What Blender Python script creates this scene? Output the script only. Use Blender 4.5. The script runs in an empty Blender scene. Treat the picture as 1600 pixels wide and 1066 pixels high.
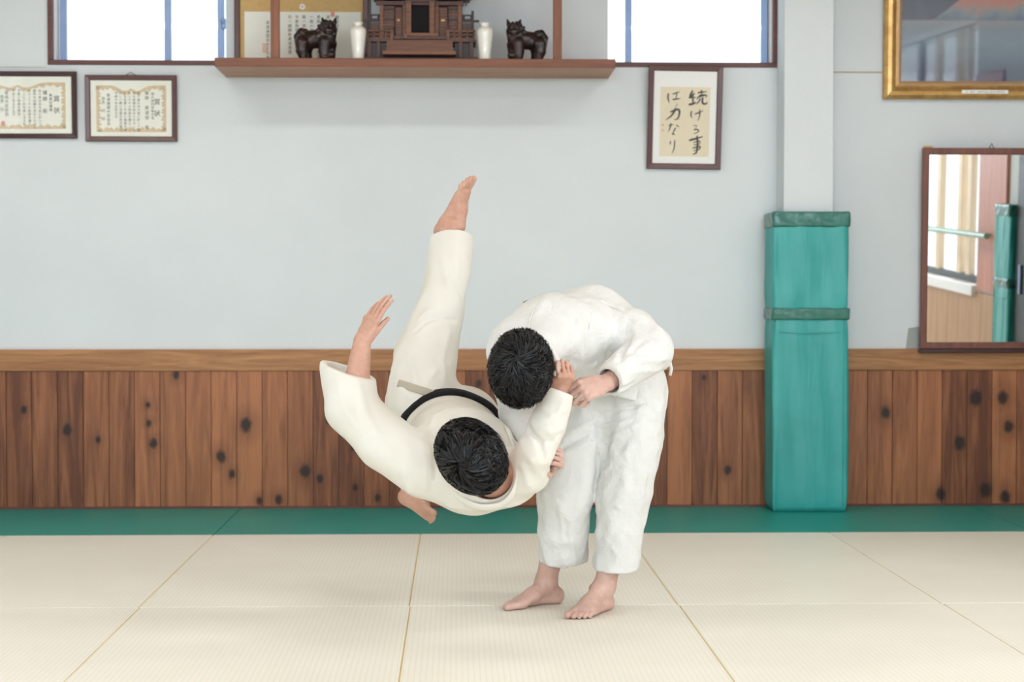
import bpy, bmesh, math, random
import numpy as np
from mathutils import Vector, Matrix

random.seed(7)
RNG = np.random.default_rng(7)
scene = bpy.context.scene
COL = scene.collection

# ---------------------------------------------------------------- camera
CAM_H, FPX = 1.147, 2757.0
YAW, PITCH = math.radians(1.77), math.radians(1.41)
cam_data = bpy.data.cameras.new('camera')
cam_data.sensor_width = 36.0
cam_data.lens = 36.0 * FPX / 1600.0
cam_data.clip_end = 200
cam_data.dof.use_dof = True
cam_data.dof.focus_distance = 6.25
cam_data.dof.aperture_fstop = 3.5
cam = bpy.data.objects.new('camera', cam_data)
cam.location = (0, 0, CAM_H)
cam.rotation_euler = (math.pi / 2 - PITCH, 0, -YAW)
COL.objects.link(cam)
scene.camera = cam

# ---------------------------------------------------------------- sky, daylight through the windows, added left fill, exposure
world = bpy.data.worlds.new('daylight')
scene.world = world
world.use_nodes = True
bgn = world.node_tree.nodes['Background']
bgn.inputs['Color'].default_value = (0.86, 0.93, 1.0, 1)
bgn.inputs['Strength'].default_value = 2.6

def window_light(name, loc, rot, sx, sy, energy, color):
    l = bpy.data.lights.new(name, 'AREA')
    l.shape = 'RECTANGLE'; l.size = sx; l.size_y = sy
    l.energy = energy; l.color = color
    o = bpy.data.objects.new(name, l)
    o.location = loc; o.rotation_euler = rot
    COL.objects.link(o)
    return o

def aim(d):
    return Vector(d).to_track_quat('-Z', 'Y').to_euler()
window_light('daylight_side', (5.6, 3.7, 3.3), aim((-1, 0, -.62)), 2.4, 5.0, 560, (0.92, 0.965, 1.0)).rotation_euler[2] += 0
window_light('daylight_front', (0.3, -4.6, 3.6), aim((0, 1, -.36)), 7.5, 3.0, 1650, (0.78, 0.90, 1.0))
window_light('fill_left', (-5.6, 3.2, 3.0), aim((1, 0, -.6)), 4.0, 2.0, 90, (0.80, 0.92, 1.0))  # weak fill added at the left to even out the light

scene.view_settings.view_transform = 'Standard'
scene.view_settings.look = 'None'
scene.view_settings.gamma = 1.0
scene.view_settings.use_curve_mapping = False
scene.view_settings.exposure = -0.57
scene.cycles.max_bounces = 8
scene.cycles.diffuse_bounces = 5
scene.cycles.caustics_reflective = False
scene.cycles.caustics_refractive = False
scene.cycles.use_denoising = True
scene.cycles.sample_clamp_indirect = 8.0

# ---------------------------------------------------------------- helpers
_cy, _sy, _cp, _sp = math.cos(YAW), math.sin(YAW), math.cos(PITCH), math.sin(PITCH)
_RIGHT = np.array([_cy, -_sy, 0.0])
_FWD = np.array([_sy * _cp, _cy * _cp, -_sp])
_UP = np.array([_sy * _sp, _cy * _sp, _cp])

def ray(u, v):
    d = _RIGHT * (u - 800.0) + _FWD * FPX + _UP * (533.0 - v)
    return d / d[1]

def at(u, v, Y):
    """point of the room at depth Y on the line of sight through photograph pixel (u, v)"""
    return np.array([0, 0, CAM_H]) + ray(u, v) * Y

def V(*a):
    return np.array(a, dtype=float)

def nrm(a):
    a = np.asarray(a, dtype=float)
    return a / np.linalg.norm(a)

def lin(r, g, b):
    f = lambda c: (c / 255 / 12.92) if c / 255 <= 0.04045 else ((c / 255 + 0.055) / 1.055) ** 2.4
    return (f(r), f(g), f(b), 1.0)

def tag(o, label=None, cat=None, group=None, kind=None):
    if label: o['label'] = label
    if cat: o['category'] = cat
    if group: o['group'] = group
    if kind: o['kind'] = kind
    return o

def world_loc(o):
    p = np.zeros(3)
    while o is not None:
        p = p + np.array(o.location); o = o.parent
    return p

def empty(name, loc, rot=(0, 0, 0)):
    o = bpy.data.objects.new(name, None)
    o.empty_display_size = 0.1
    o.location = loc; o.rotation_euler = rot
    COL.objects.link(o)
    return o

def link_mesh(name, me, mat, parent=None, loc=(0, 0, 0), smooth=False):
    if mat is not None and not me.materials:
        me.materials.append(mat)
    if smooth:
        me.polygons.foreach_set('use_smooth', [True] * len(me.polygons))
    o = bpy.data.objects.new(name, me)
    o.location = loc
    if parent is not None: o.parent = parent
    COL.objects.link(o)
    return o

def mesh_np(name, verts, faces, mat, parent=None, smooth=True, loc=(0, 0, 0)):
    """verts (n,3), faces (m,4) or (m,3) arrays"""
    verts = np.asarray(verts, dtype=np.float32); faces = np.asarray(faces, dtype=np.int32)
    me = bpy.data.meshes.new(name)
    n, k = faces.shape
    me.vertices.add(len(verts)); me.vertices.foreach_set('co', verts.ravel())
    me.loops.add(n * k); me.loops.foreach_set('vertex_index', faces.ravel())
    me.polygons.add(n)
    me.polygons.foreach_set('loop_start', np.arange(0, n * k, k, dtype=np.int32))
    me.update(calc_edges=True)
    me.validate()
    return link_mesh(name, me, mat, parent, loc, smooth)

class MB:
    """collects solid shapes into one mesh"""
    def __init__(self): self.bm = bmesh.new()
    def box(self, lo, hi, bev=0.0, rot=None, piv=None):
        lo = Vector(lo); hi = Vector(hi)
        r = bmesh.ops.create_cube(self.bm, size=1.0)
        vs = r['verts']
        c = (lo + hi) / 2; s = hi - lo
        for v in vs: v.co = Vector((v.co.x * s.x, v.co.y * s.y, v.co.z * s.z)) + c
        if rot is not None:
            bmesh.ops.rotate(self.bm, verts=vs, cent=piv or c, matrix=rot)
        if bev > 0:
            es = list({e for v in vs for e in v.link_edges})
            bmesh.ops.bevel(self.bm, geom=es, offset=bev, segments=2, profile=0.5, affect='EDGES')
        return self
    def tube(self, pts, r, n=10, closed=False, caps=True):
        pts = [Vector(p) for p in pts]; m = len(pts)
        rs = r if isinstance(r, (list, tuple)) else [r] * m
        rings = []; prev = None
        for i, p in enumerate(pts):
            if closed: t = pts[(i + 1) % m] - pts[i - 1]
            else: t = pts[min(i + 1, m - 1)] - pts[max(i - 1, 0)]
            t.normalize()
            if prev is None:
                a = Vector((0, 0, 1)) if abs(t.z) < 0.9 else Vector((1, 0, 0))
                nx = t.cross(a).normalized()
            else:
                nx = (prev - t * prev.dot(t)).normalized()
            prev = nx; ny = t.cross(nx)
            rings.append([self.bm.verts.new(p + (nx * math.cos(2 * math.pi * j / n) + ny * math.sin(2 * math.pi * j / n)) * rs[i]) for j in range(n)])
        for i in range(m if closed else m - 1):
            a, b = rings[i], rings[(i + 1) % m]
            for j in range(n):
                self.bm.faces.new((a[j], a[(j + 1) % n], b[(j + 1) % n], b[j]))
        if caps and not closed:
            self.bm.faces.new(rings[0][::-1]); self.bm.faces.new(rings[-1])
        return self
    def lathe(self, prof, c=(0, 0, 0), n=32):
        rings = []
        for r, z in prof:
            rings.append([self.bm.verts.new((c[0] + r * math.cos(2 * math.pi * j / n), c[1] + r * math.sin(2 * math.pi * j / n), c[2] + z)) for j in range(n)])
        for a, b in zip(rings, rings[1:]):
            for j in range(n):
                self.bm.faces.new((a[j], a[(j + 1) % n], b[(j + 1) % n], b[j]))
        self.bm.faces.new(rings[0][::-1]); self.bm.faces.new(rings[-1])
        return self
    def prism(self, poly, y0, y1):
        """polygon in (x, z) extruded from y0 to y1"""
        a = [self.bm.verts.new((x, y0, z)) for x, z in poly]
        b = [self.bm.verts.new((x, y1, z)) for x, z in poly]
        n = len(poly)
        self.bm.faces.new(a); self.bm.faces.new(b[::-1])
        for i in range(n):
            self.bm.faces.new((a[i], b[i], b[(i + 1) % n], a[(i + 1) % n]))
        return self
    def ring(self, w, h, prof):
        """mitred picture frame, outer size w x h centred on x, bottom at z=0; prof = closed (inset, y) outline"""
        cols = []
        for ins, y in prof:
            cols.append([self.bm.verts.new((x, y, z)) for x, z in ((-w / 2 + ins, ins), (w / 2 - ins, ins), (w / 2 - ins, h - ins), (-w / 2 + ins, h - ins))])
        m = len(prof)
        for i in range(m):
            a, b = cols[i], cols[(i + 1) % m]
            for j in range(4):
                self.bm.faces.new((a[j], a[(j + 1) % 4], b[(j + 1) % 4], b[j]))
        return self
    def build(self, name, mat, parent=None, loc=(0, 0, 0), smooth=False, off=None):
        bm = self.bm
        if off is not None:
            for v in bm.verts: v.co -= Vector(off)
        bmesh.ops.recalc_face_normals(bm, faces=bm.faces)
        me = bpy.data.meshes.new(name)
        bm.to_mesh(me); bm.free()
        return link_mesh(name, me, mat, parent, loc, smooth)

def struct(o):
    o['kind'] = 'structure'; return o

# ---------------------------------------------------------------- materials
def new_mat(name):
    m = bpy.data.materials.new(name); m.use_nodes = True
    nt = m.node_tree
    b = nt.nodes['Principled BSDF']
    return m, nt, b

def node(nt, t, **kw):
    n = nt.nodes.new(t)
    for k, v in kw.items(): setattr(n, k, v)
    return n

def pos_scaled(nt, sc, src='Object'):
    if src == 'World':
        g = node(nt, 'ShaderNodeNewGeometry'); out = g.outputs['Position']
    else:
        t = node(nt, 'ShaderNodeTexCoord'); out = t.outputs['Object']
    m = node(nt, 'ShaderNodeMapping'); m.inputs['Scale'].default_value = sc
    nt.links.new(out, m.inputs['Vector'])
    return m.outputs['Vector']

def noise(nt, vec, scale=5, detail=4, rough=0.55, dist=0.0):
    n = node(nt, 'ShaderNodeTexNoise')
    n.inputs['Scale'].default_value = scale; n.inputs['Detail'].default_value = detail
    n.inputs['Roughness'].default_value = rough; n.inputs['Distortion'].default_value = dist
    nt.links.new(vec, n.inputs['Vector'])
    return n.outputs['Fac']

def ramp(nt, fac, stops):
    r = node(nt, 'ShaderNodeValToRGB')
    while len(r.color_ramp.elements) < len(stops): r.color_ramp.elements.new(0.5)
    for e, (p, c) in zip(r.color_ramp.elements, stops): e.position = p; e.color = c
    nt.links.new(fac, r.inputs['Fac'])
    return r.outputs['Color']

def mixc(nt, fac, a, b, mode='MIX'):
    m = node(nt, 'ShaderNodeMix', data_type='RGBA', blend_type=mode)
    for s, v in ((m.inputs[0], fac), (m.inputs[6], a), (m.inputs[7], b)):
        if hasattr(v, 'is_output'): nt.links.new(v, s)
        else: s.default_value = v
    return m.outputs[2]

def mth(nt, op, a, b=0.0, c=None):
    m = node(nt, 'ShaderNodeMath', operation=op)
    for s, v in zip(m.inputs, (a, b, c)):
        if v is None: continue
        if hasattr(v, 'is_output'): nt.links.new(v, s)
        else: s.default_value = v
    return m.outputs[0]

def bump(nt, b, height, strength=0.3, dist=0.01, normal=None):
    n = node(nt, 'ShaderNodeBump')
    n.inputs['Strength'].default_value = strength; n.inputs['Distance'].default_value = dist
    nt.links.new(height, n.inputs['Height'])
    if normal is not None: nt.links.new(normal, n.inputs['Normal'])
    nt.links.new(n.outputs['Normal'], b.inputs['Normal'])
    return n.outputs['Normal']

def plain(name, c, rough=0.6, var=0.08, scale=12.0, spec=0.5, metal=0.0, coat=0.0, bmp=0.0):
    m, nt, b = new_mat(name)
    v = pos_scaled(nt, (1, 1, 1))
    f = noise(nt, v, scale, 3)
    d = tuple(max(0, x * (1 - var)) for x in c[:3]) + (1,)
    l = tuple(min(1, x * (1 + var)) for x in c[:3]) + (1,)
    nt.links.new(ramp(nt, f, [(0.3, d), (0.7, l)]), b.inputs['Base Color'])
    b.inputs['Roughness'].default_value = rough
    b.inputs['Specular IOR Level'].default_value = spec
    b.inputs['Metallic'].default_value = metal
    b.inputs['Coat Weight'].default_value = coat
    if bmp: bump(nt, b, f, bmp, 0.004)
    return m

def wood(name, dark, light, axis='z', rough=0.45, scale=1.0, rand=0.0, knots=None, src='World', spec=0.4, warp=1.5):
    m, nt, b = new_mat(name)
    sc = {'z': (14, 14, 0.9), 'x': (0.9, 14, 14), 'y': (14, 0.9, 14)}[axis]
    v = pos_scaled(nt, tuple(s * scale for s in sc), src)
    if rand:
        oi = node(nt, 'ShaderNodeObjectInfo')
        cb = node(nt, 'ShaderNodeCombineXYZ')
        for i in range(3): nt.links.new(mth(nt, 'MULTIPLY', oi.outputs['Random'], 37.0 + 11 * i), cb.inputs[i])
        ad = node(nt, 'ShaderNodeVectorMath', operation='ADD')
        nt.links.new(v, ad.inputs[0]); nt.links.new(cb.outputs[0], ad.inputs[1]); v = ad.outputs[0]
    f1 = noise(nt, v, 1.2, 5, 0.6, warp)
    f2 = noise(nt, v, 6.0, 3, 0.7, 0.4)
    f = mth(nt, 'ADD', mth(nt, 'MULTIPLY', f1, 0.75), mth(nt, 'MULTIPLY', f2, 0.25))
    if rand:
        f = mth(nt, 'ADD', f, mth(nt, 'MULTIPLY', mth(nt, 'SUBTRACT', oi.outputs['Random'], 0.5), rand))
    c = ramp(nt, f, [(0.30, dark), (0.68, light)])
    if knots:
        g = node(nt, 'ShaderNodeNewGeometry')
        nz = noise(nt, pos_scaled(nt, (60, 60, 40), 'World'), 1.0, 2)
        core = None; halo = None
        for kx, kz, kr in knots:
            sb = node(nt, 'ShaderNodeVectorMath', operation='SUBTRACT')
            nt.links.new(g.outputs['Position'], sb.inputs[0]); sb.inputs[1].default_value = (kx, 0, kz)
            ml = node(nt, 'ShaderNodeVectorMath', operation='MULTIPLY')
            nt.links.new(sb.outputs[0], ml.inputs[0]); ml.inputs[1].default_value = (1 / kr, 0, 0.75 / kr)
            ln = node(nt, 'ShaderNodeVectorMath', operation='LENGTH'); nt.links.new(ml.outputs[0], ln.inputs[0])
            d = ln.outputs['Value']
            core = d if core is None else mth(nt, 'MINIMUM', core, d)
        cd = mth(nt, 'ADD', core, mth(nt, 'MULTIPLY', mth(nt, 'SUBTRACT', nz, 0.5), 0.9))
        c = mixc(nt, ramp(nt, mth(nt, 'DIVIDE', cd, 5.0), [(0.18, (0.45,) * 3 + (1,)), (0.8, (0, 0, 0, 1))]), c, (dark[0] * .8, dark[1] * .8, dark[2] * .8, 1))
        c = mixc(nt, ramp(nt, mth(nt, 'DIVIDE', cd, 2.5), [(0.3, (0.92,) * 3 + (1,)), (0.62, (0, 0, 0, 1))]), c, lin(34, 22, 20))
    nt.links.new(c, b.inputs['Base Color'])
    b.inputs['Roughness'].default_value = rough
    b.inputs['Specular IOR Level'].default_value = spec
    bump(nt, b, f, 0.12, 0.003)
    return m
# ---------------------------------------------------------------- solid modelling of bodies, cloth and carvings: a distance field turned into one smooth mesh
class Field:
    def __init__(s, lo, hi, h):
        s.lo = np.asarray(lo, dtype=float); s.h = h
        s.n = np.ceil((np.asarray(hi, dtype=float) - s.lo) / h).astype(int) + 1
        s.D = np.full(s.n, 0.2, dtype=np.float32)
    def sub(s, lo, hi):
        i0 = np.clip(np.floor((lo - s.lo) / s.h).astype(int), 0, s.n - 1)
        i1 = np.clip(np.ceil((hi - s.lo) / s.h).astype(int) + 1, 1, s.n)
        i1 = np.maximum(i1, i0 + 1)
        sl = tuple(slice(a, b) for a, b in zip(i0, i1))
        g = [(s.lo[a] + s.h * np.arange(i0[a], i1[a])).astype(np.float32) for a in range(3)]
        return sl, g[0][:, None, None], g[1][None, :, None], g[2][None, None, :]
    def put(s, sl, d, k, op):
        A = s.D[sl]
        if op == 'add':
            if k > 0:
                h = np.maximum(k - np.abs(A - d), 0) / k
                s.D[sl] = np.minimum(A, d) - h * h * (k * 0.25)
            else: s.D[sl] = np.minimum(A, d)
        else:
            d = -d
            if k > 0:
                h = np.maximum(k - np.abs(A - d), 0) / k
                s.D[sl] = np.maximum(A, d) + h * h * (k * 0.25)
            else: s.D[sl] = np.maximum(A, d)
    def seg(s, a, b, ra, rb, k=0.02, op='add', side=None):
        """tapered limb from a to b; ra, rb a radius or (along side, across) pair"""
        a = np.asarray(a, float); b = np.asarray(b, float)
        ea = ra if isinstance(ra, (tuple, list)) else (ra, ra)
        eb = rb if isinstance(rb, (tuple, list)) else (rb, rb)
        R = max(max(ea), max(eb)); pad = R + max(k, 0.03) + 2 * s.h
        sl, X, Y, Z = s.sub(np.minimum(a, b) - pad, np.maximum(a, b) + pad)
        ax = b - a; L2 = float(ax @ ax) + 1e-12
        px, py, pz = X - a[0], Y - a[1], Z - a[2]
        t = np.clip((px * ax[0] + py * ax[1] + pz * ax[2]) / L2, 0, 1)
        qx, qy, qz = px - t * ax[0], py - t * ax[1], pz - t * ax[2]
        if side is None:
            d = np.sqrt(qx * qx + qy * qy + qz * qz) - (ea[0] + (eb[0] - ea[0]) * t)
        else:
            w = ax / math.sqrt(L2)
            uu = np.asarray(side, float); uu = nrm(uu - w * (uu @ w)); vv = np.cross(w, uu)
            qu = qx * uu[0] + qy * uu[1] + qz * uu[2]
            qv = qx * vv[0] + qy * vv[1] + qz * vv[2]
            qw = qx * w[0] + qy * w[1] + qz * w[2]
            ru = ea[0] + (eb[0] - ea[0]) * t; rv = ea[1] + (eb[1] - ea[1]) * t
            rw = np.minimum(ru, rv)
            k0 = np.sqrt((qu / ru) ** 2 + (qv / rv) ** 2 + (qw / rw) ** 2)
            k1 = np.sqrt((qu / ru ** 2) ** 2 + (qv / rv ** 2) ** 2 + (qw / rw ** 2) ** 2) + 1e-6
            d = k0 * (k0 - 1) / k1
            d = np.where(k0 < 0.05, -np.minimum(ru, rv), d)
        s.put(sl, d.astype(np.float32), k, op)
    def chain(s, pts, rad, k=0.02, op='add', side=None):
        if len(pts) == 1: pts = [pts[0], pts[0]]; rad = [rad[0], rad[0]]
        for i in range(len(pts) - 1):
            s.seg(pts[i], pts[i + 1], rad[i], rad[i + 1], k if i == 0 else max(k * 0.4, 0.004), op, side)
    def ell(s, c, r, k=0.01, op='add', M=None):
        """ellipsoid, radii r along the columns of M"""
        c = np.asarray(c, float); R = max(r); pad = R + max(k, 0.03) + 2 * s.h
        M = np.eye(3) if M is None else M
        sl, X, Y, Z = s.sub(c - pad, c + pad)
        px, py, pz = X - c[0], Y - c[1], Z - c[2]
        q = [px * M[0, i] + py * M[1, i] + pz * M[2, i] for i in range(3)]
        k0 = np.sqrt(sum((q[i] / r[i]) ** 2 for i in range(3)))
        k1 = np.sqrt(sum((q[i] / r[i] ** 2) ** 2 for i in range(3))) + 1e-6
        d = np.where(k0 < 0.05, -min(r), k0 * (k0 - 1) / k1)
        s.put(sl, d.astype(np.float32), k, op)
    def cut(s, c, n, R, k=0.004):
        """slice away what lies beyond the plane (c, n), within R of c"""
        c = np.asarray(c, float); n = nrm(n)
        sl, X, Y, Z = s.sub(c - R, c + R)
        p = (X - c[0]) * n[0] + (Y - c[1]) * n[1] + (Z - c[2]) * n[2]
        q = np.sqrt((X - c[0]) ** 2 + (Y - c[1]) ** 2 + (Z - c[2]) ** 2) - R
        s.put(sl, np.maximum(-p, q).astype(np.float32), k, 'sub')
    def hit(s, u, v, y0=None, y1=None):
        """first point of the surface on the line of sight through (u, v)"""
        y0 = s.lo[1] if y0 is None else y0; y1 = s.lo[1] + s.n[1] * s.h if y1 is None else y1
        for Y in np.arange(y0, y1, 0.003):
            p = at(u, v, Y); i = np.round((p - s.lo) / s.h).astype(int)
            if (i >= 0).all() and (i < s.n).all() and s.D[tuple(i)] < 0: return p
        return None
    def fold(s, pts, amp, w):
        """raise (amp > 0) or sink a soft crease of half-width w along the 3-D polyline pts"""
        for a, b in zip(pts, pts[1:]):
            a = np.asarray(a, float); b = np.asarray(b, float); pad = 2.6 * w + s.h
            sl, X, Y, Z = s.sub(np.minimum(a, b) - pad, np.maximum(a, b) + pad)
            ax = b - a; L2 = float(ax @ ax) + 1e-12
            px, py, pz = X - a[0], Y - a[1], Z - a[2]
            tt = (px * ax[0] + py * ax[1] + pz * ax[2]) / L2
            t = np.clip(tt, 0, 1)
            d2 = (px - t * ax[0]) ** 2 + (py - t * ax[1]) ** 2 + (pz - t * ax[2]) ** 2
            s.D[sl] -= (amp * np.exp(-d2 / (w * w)) * np.where((tt < -1e-6) | (tt > 1 + 1e-6), 0.6, 1.0)).astype(np.float32)
    def folds(s, lst, y0=None, y1=None):
        """creases given as photograph polylines, laid on the surface they meet"""
        for pl, amp, w in lst:
            P = [s.hit(u, v, y0, y1) for u, v in pl]
            P = [p for p in P if p is not None]
            if len(P) > 1: s.fold(P, amp, w)
    def ripple(s, amp, freq, seed=0, n=7, aniso=(1, 1, 1)):
        r = np.random.default_rng(seed)
        idx = np.nonzero(np.abs(s.D) < 0.02)
        P = np.stack([s.lo[i] + s.h * idx[i] for i in range(3)], 1).astype(np.float32)
        acc = np.zeros(len(P), np.float32)
        for _ in range(n):
            k = r.normal(size=3) * freq * np.array(aniso)
            acc += np.sin(P @ k.astype(np.float32) + r.uniform(0, 6.28) + 1.3 * np.sin(P @ (r.normal(size=3) * freq * 0.5).astype(np.float32)))
        s.D[idx] += acc * (amp / math.sqrt(n))
    def mesh(s):
        D = s.D; ins = D < 0
        c = np.zeros(tuple(s.n - 1), np.int8)
        for i in (0, 1):
            for j in (0, 1):
                for k in (0, 1):
                    c += ins[i:i + s.n[0] - 1, j:j + s.n[1] - 1, k:k + s.n[2] - 1]
        act = np.nonzero((c > 0) & (c < 8))
        A = np.stack(act, 1)
        idx = np.full(tuple(s.n - 1), -1, np.int32); idx[act] = np.arange(len(A), dtype=np.int32)
        corner = [(i, j, k) for i in (0, 1) for j in (0, 1) for k in (0, 1)]
        vals = {cc: D[A[:, 0] + cc[0], A[:, 1] + cc[1], A[:, 2] + cc[2]] for cc in corner}
        acc = np.zeros((len(A), 3)); cnt = np.zeros(len(A))
        for cc in corner:
            for axn in range(3):
                if cc[axn]: continue
                dd = list(cc); dd[axn] = 1; dd = tuple(dd)
                v0, v1 = vals[cc], vals[dd]; m = (v0 < 0) != (v1 < 0)
                t = np.where(m, v0 / np.where(m, v0 - v1, 1), 0)
                p = np.tile(np.array(cc, float), (len(A), 1)); p[:, axn] = t
                acc += p * m[:, None]; cnt += m
        vert = s.lo + s.h * (A + acc / cnt[:, None])
        faces = []
        for axn in range(3):
            sl0 = [slice(None)] * 3; sl1 = [slice(None)] * 3
            sl0[axn] = slice(0, -1); sl1[axn] = slice(1, None)
            a, b = ins[tuple(sl0)], ins[tuple(sl1)]
            E = np.stack(np.nonzero(a != b), 1)
            o1, o2 = [x for x in range(3) if x != axn]
            ok = (E[:, o1] > 0) & (E[:, o2] > 0) & (E[:, o1] < s.n[o1] - 1) & (E[:, o2] < s.n[o2] - 1)
            E = E[ok]
            q = []
            for d1, d2 in ((1, 1), (0, 1), (0, 0), (1, 0)):
                e = E.copy(); e[:, o1] -= d1; e[:, o2] -= d2
                q.append(idx[e[:, 0], e[:, 1], e[:, 2]])
            q = np.stack(q, 1)
            flip = a[tuple(E.T)] if axn != 1 else ~a[tuple(E.T)]
            q[~flip] = q[~flip][:, ::-1]
            faces.append(q)
        F = np.concatenate(faces)
        F = F[(F >= 0).all(1)]
        return vert, F
    def build(s, name, mat, parent=None, origin=(0, 0, 0), relax=1):
        v, f = s.mesh()
        for _ in range(relax):                       # light smoothing along the quads
            acc = np.zeros_like(v); cn = np.zeros(len(v))
            for i in range(4):
                np.add.at(acc, f[:, i], v[f[:, (i + 1) % 4]]); np.add.at(cn, f[:, i], 1)
            v = v * 0.5 + 0.5 * acc / np.maximum(cn, 1)[:, None]
        return mesh_np(name, v - np.asarray(origin), f, mat, parent, True)

def frame3(fwd, up):
    """columns: right, forward, up"""
    f = nrm(fwd); u = np.asarray(up, float); u = nrm(u - f * (u @ f)); r = np.cross(f, u)
    return np.stack([r, f, u], 1)
# ---------------------------------------------------------------- the room
XL, XR, YF, YB, ZC = -4.2, 3.9, -3.1, 9.64, 3.5
WALLC = lin(226, 227, 222)
m_wall, nt, b = new_mat('woven wallpaper')
v = pos_scaled(nt, (1, 1, 1), 'World')
wv = node(nt, 'ShaderNodeMapping'); wv.inputs['Scale'].default_value = (420, 420, 150)
nt.links.new(v, wv.inputs['Vector'])
f1 = noise(nt, wv.outputs[0], 1.0, 2)
f2 = noise(nt, v, 1.3, 4)
nt.links.new(ramp(nt, mth(nt, 'ADD', mth(nt, 'MULTIPLY', f2, 0.7), mth(nt, 'MULTIPLY', f1, 0.3)), [(0.3, lin(212, 218, 221)), (0.7, lin(222, 228, 231))]), b.inputs['Base Color'])
b.inputs['Roughness'].default_value = 0.85
bump(nt, b, f1, 0.25, 0.002)

KN = [(105, 672, 12), (153, 687, 7), (231, 633, 6), (232, 662, 7), (240, 693, 10), (345, 714, 12), (384, 664, 15), (362, 741, 9), (435, 781, 10), (405, 783, 8), (477, 736, 14), (37, 640, 8), (275, 586, 8), (500, 748, 9), (514, 657, 8), (552, 700, 7), (555, 762, 7), (590, 778, 8), (1384, 645, 12), (1525, 622, 17), (1567, 622, 14), (1500, 692, 15), (1576, 667, 13), (1540, 766, 16), (1571, 777, 13), (1470, 772, 13), (1137, 735, 9), (1100, 590, 6), (748, 600, 8), (960, 700, 9)]
knots = []
for u, vv, r in KN:
    p = at(u, vv, YB - 0.02); knots.append((p[0], p[2], r / 290.0 * 0.5))
m_plank = wood('stained knotty plank', lin(102, 58, 38), lin(176, 114, 76), 'z', 0.5, 1.0, 0.30, knots)
m_rail = wood('brown grained rail', lin(128, 82, 50), lin(190, 138, 92), 'x', 0.5, 0.9, 0.0, warp=2.5)
m_trim = wood('dark brown window trim', lin(80, 48, 46), lin(112, 72, 66), 'x', 0.45)
m_alu = plain('blue grey aluminium', lin(128, 150, 186), 0.4, 0.04, metal=0.3)
m_white = plain('white liner', lin(236, 236, 238), 0.5, 0.02)
m_ceil = plain('ceiling board', lin(176, 148, 116), 0.8, 0.08, 3)
m_dark = plain('dark panel', lin(40, 38, 38), 0.5)
m_tanwood = wood('tan plywood', lin(150, 110, 72), lin(196, 152, 106), 'z', 0.5)
m_pinkwood = wood('reddish timber', lin(170, 105, 84), lin(206, 140, 114), 'z', 0.5)
m_paleframe = plain('pale wood sash', lin(232, 208, 176), 0.5, 0.04)
m_floor = plain('pale underlay', lin(230, 227, 215), 0.6, 0.02)

def glass_mat(name, tint=(1, 1, 1, 1), refl=0.06):
    m, nt, b = new_mat(name)
    nt.nodes.remove(b)
    tr = node(nt, 'ShaderNodeBsdfTransparent'); tr.inputs['Color'].default_value = tint
    gl = node(nt, 'ShaderNodeBsdfGlossy'); gl.inputs['Roughness'].default_value = 0.03
    mx = node(nt, 'ShaderNodeMixShader'); mx.inputs[0].default_value = refl
    nt.links.new(tr.outputs[0], mx.inputs[1]); nt.links.new(gl.outputs[0], mx.inputs[2])
    nt.links.new(mx.outputs[0], nt.nodes['Material Output'].inputs['Surface'])
    return m
m_glass = glass_mat('clear pane')

struct(MB().box((XL - .2, YF - .2, -.15), (XR + .2, YB + .3, -.05)).build('floor', m_floor))
struct(MB().box((XL - .2, YF - .2, ZC), (XR + .2, YB + .3, ZC + .1)).build('ceiling', m_ceil))

# back wall with the high strip window
W0 = at(75, 104, YB); W1 = at(1215, 108, YB)
wx0, wx1, wz0, wz1 = W0[0], W1[0], 2.405, 3.15
wall_back = struct(MB()
    .box((XL - .2, YB, -.05), (XR + .2, YB + .22, wz0))
    .box((XL - .2, YB, wz0), (wx0, YB + .22, wz1))
    .box((wx1, YB, wz0), (XR + .2, YB + .22, wz1))
    .box((XL - .2, YB, wz1), (XR + .2, YB + .22, ZC)).build('wall_back', m_wall))
# wainscot planks and rail
PW, Z_RAIL0, Z_RAIL1 = 0.1381, 0.748, 0.866
pk = None
x = -2.167 - 14 * PW
me_plank = None
while x < XR - .02:
    x1 = min(x + PW, XR)
    if me_plank is None or x1 - x < PW - .001 or x < XL:
        bx = MB().box((0.0012, -0.018, 0.0), (max(x1 - x, .02) - 0.0012, 0.0, Z_RAIL0 + .002), 0.0022)
        o = bx.build('plank', m_plank, wall_back, (x, YB, 0.0))
        me_plank = o.data
    else:
        o = link_mesh('plank', me_plank, None, wall_back, (x, YB, 0.0))
    x += PW
trim = struct(MB().box((XL, YB - .028, Z_RAIL0), (XR, YB, Z_RAIL1), .004).build('trim_1', m_rail))
struct(MB().box((XL, YB - .030, -.02), (XR, YB - .018, .012), .002).build('baseboard_back', m_trim))
# thin joint strip across the wallpaper, right of the white pillar and left of the window
zj = at(1340, 113, YB)[2]
struct(MB().box((2.02, YB - .004, zj - .004), (XR, YB, zj + .004)).build('trim_2', plain('beige joint strip', lin(190, 172, 150), .7)))
zj2 = at(40, 105, YB)[2]
struct(MB().box((XL, YB - .004, zj2 - .003), (wx0 - .01, YB, zj2 + .003)).build('trim_3', plain('pale joint strip', lin(200, 196, 186), .7)))

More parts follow.
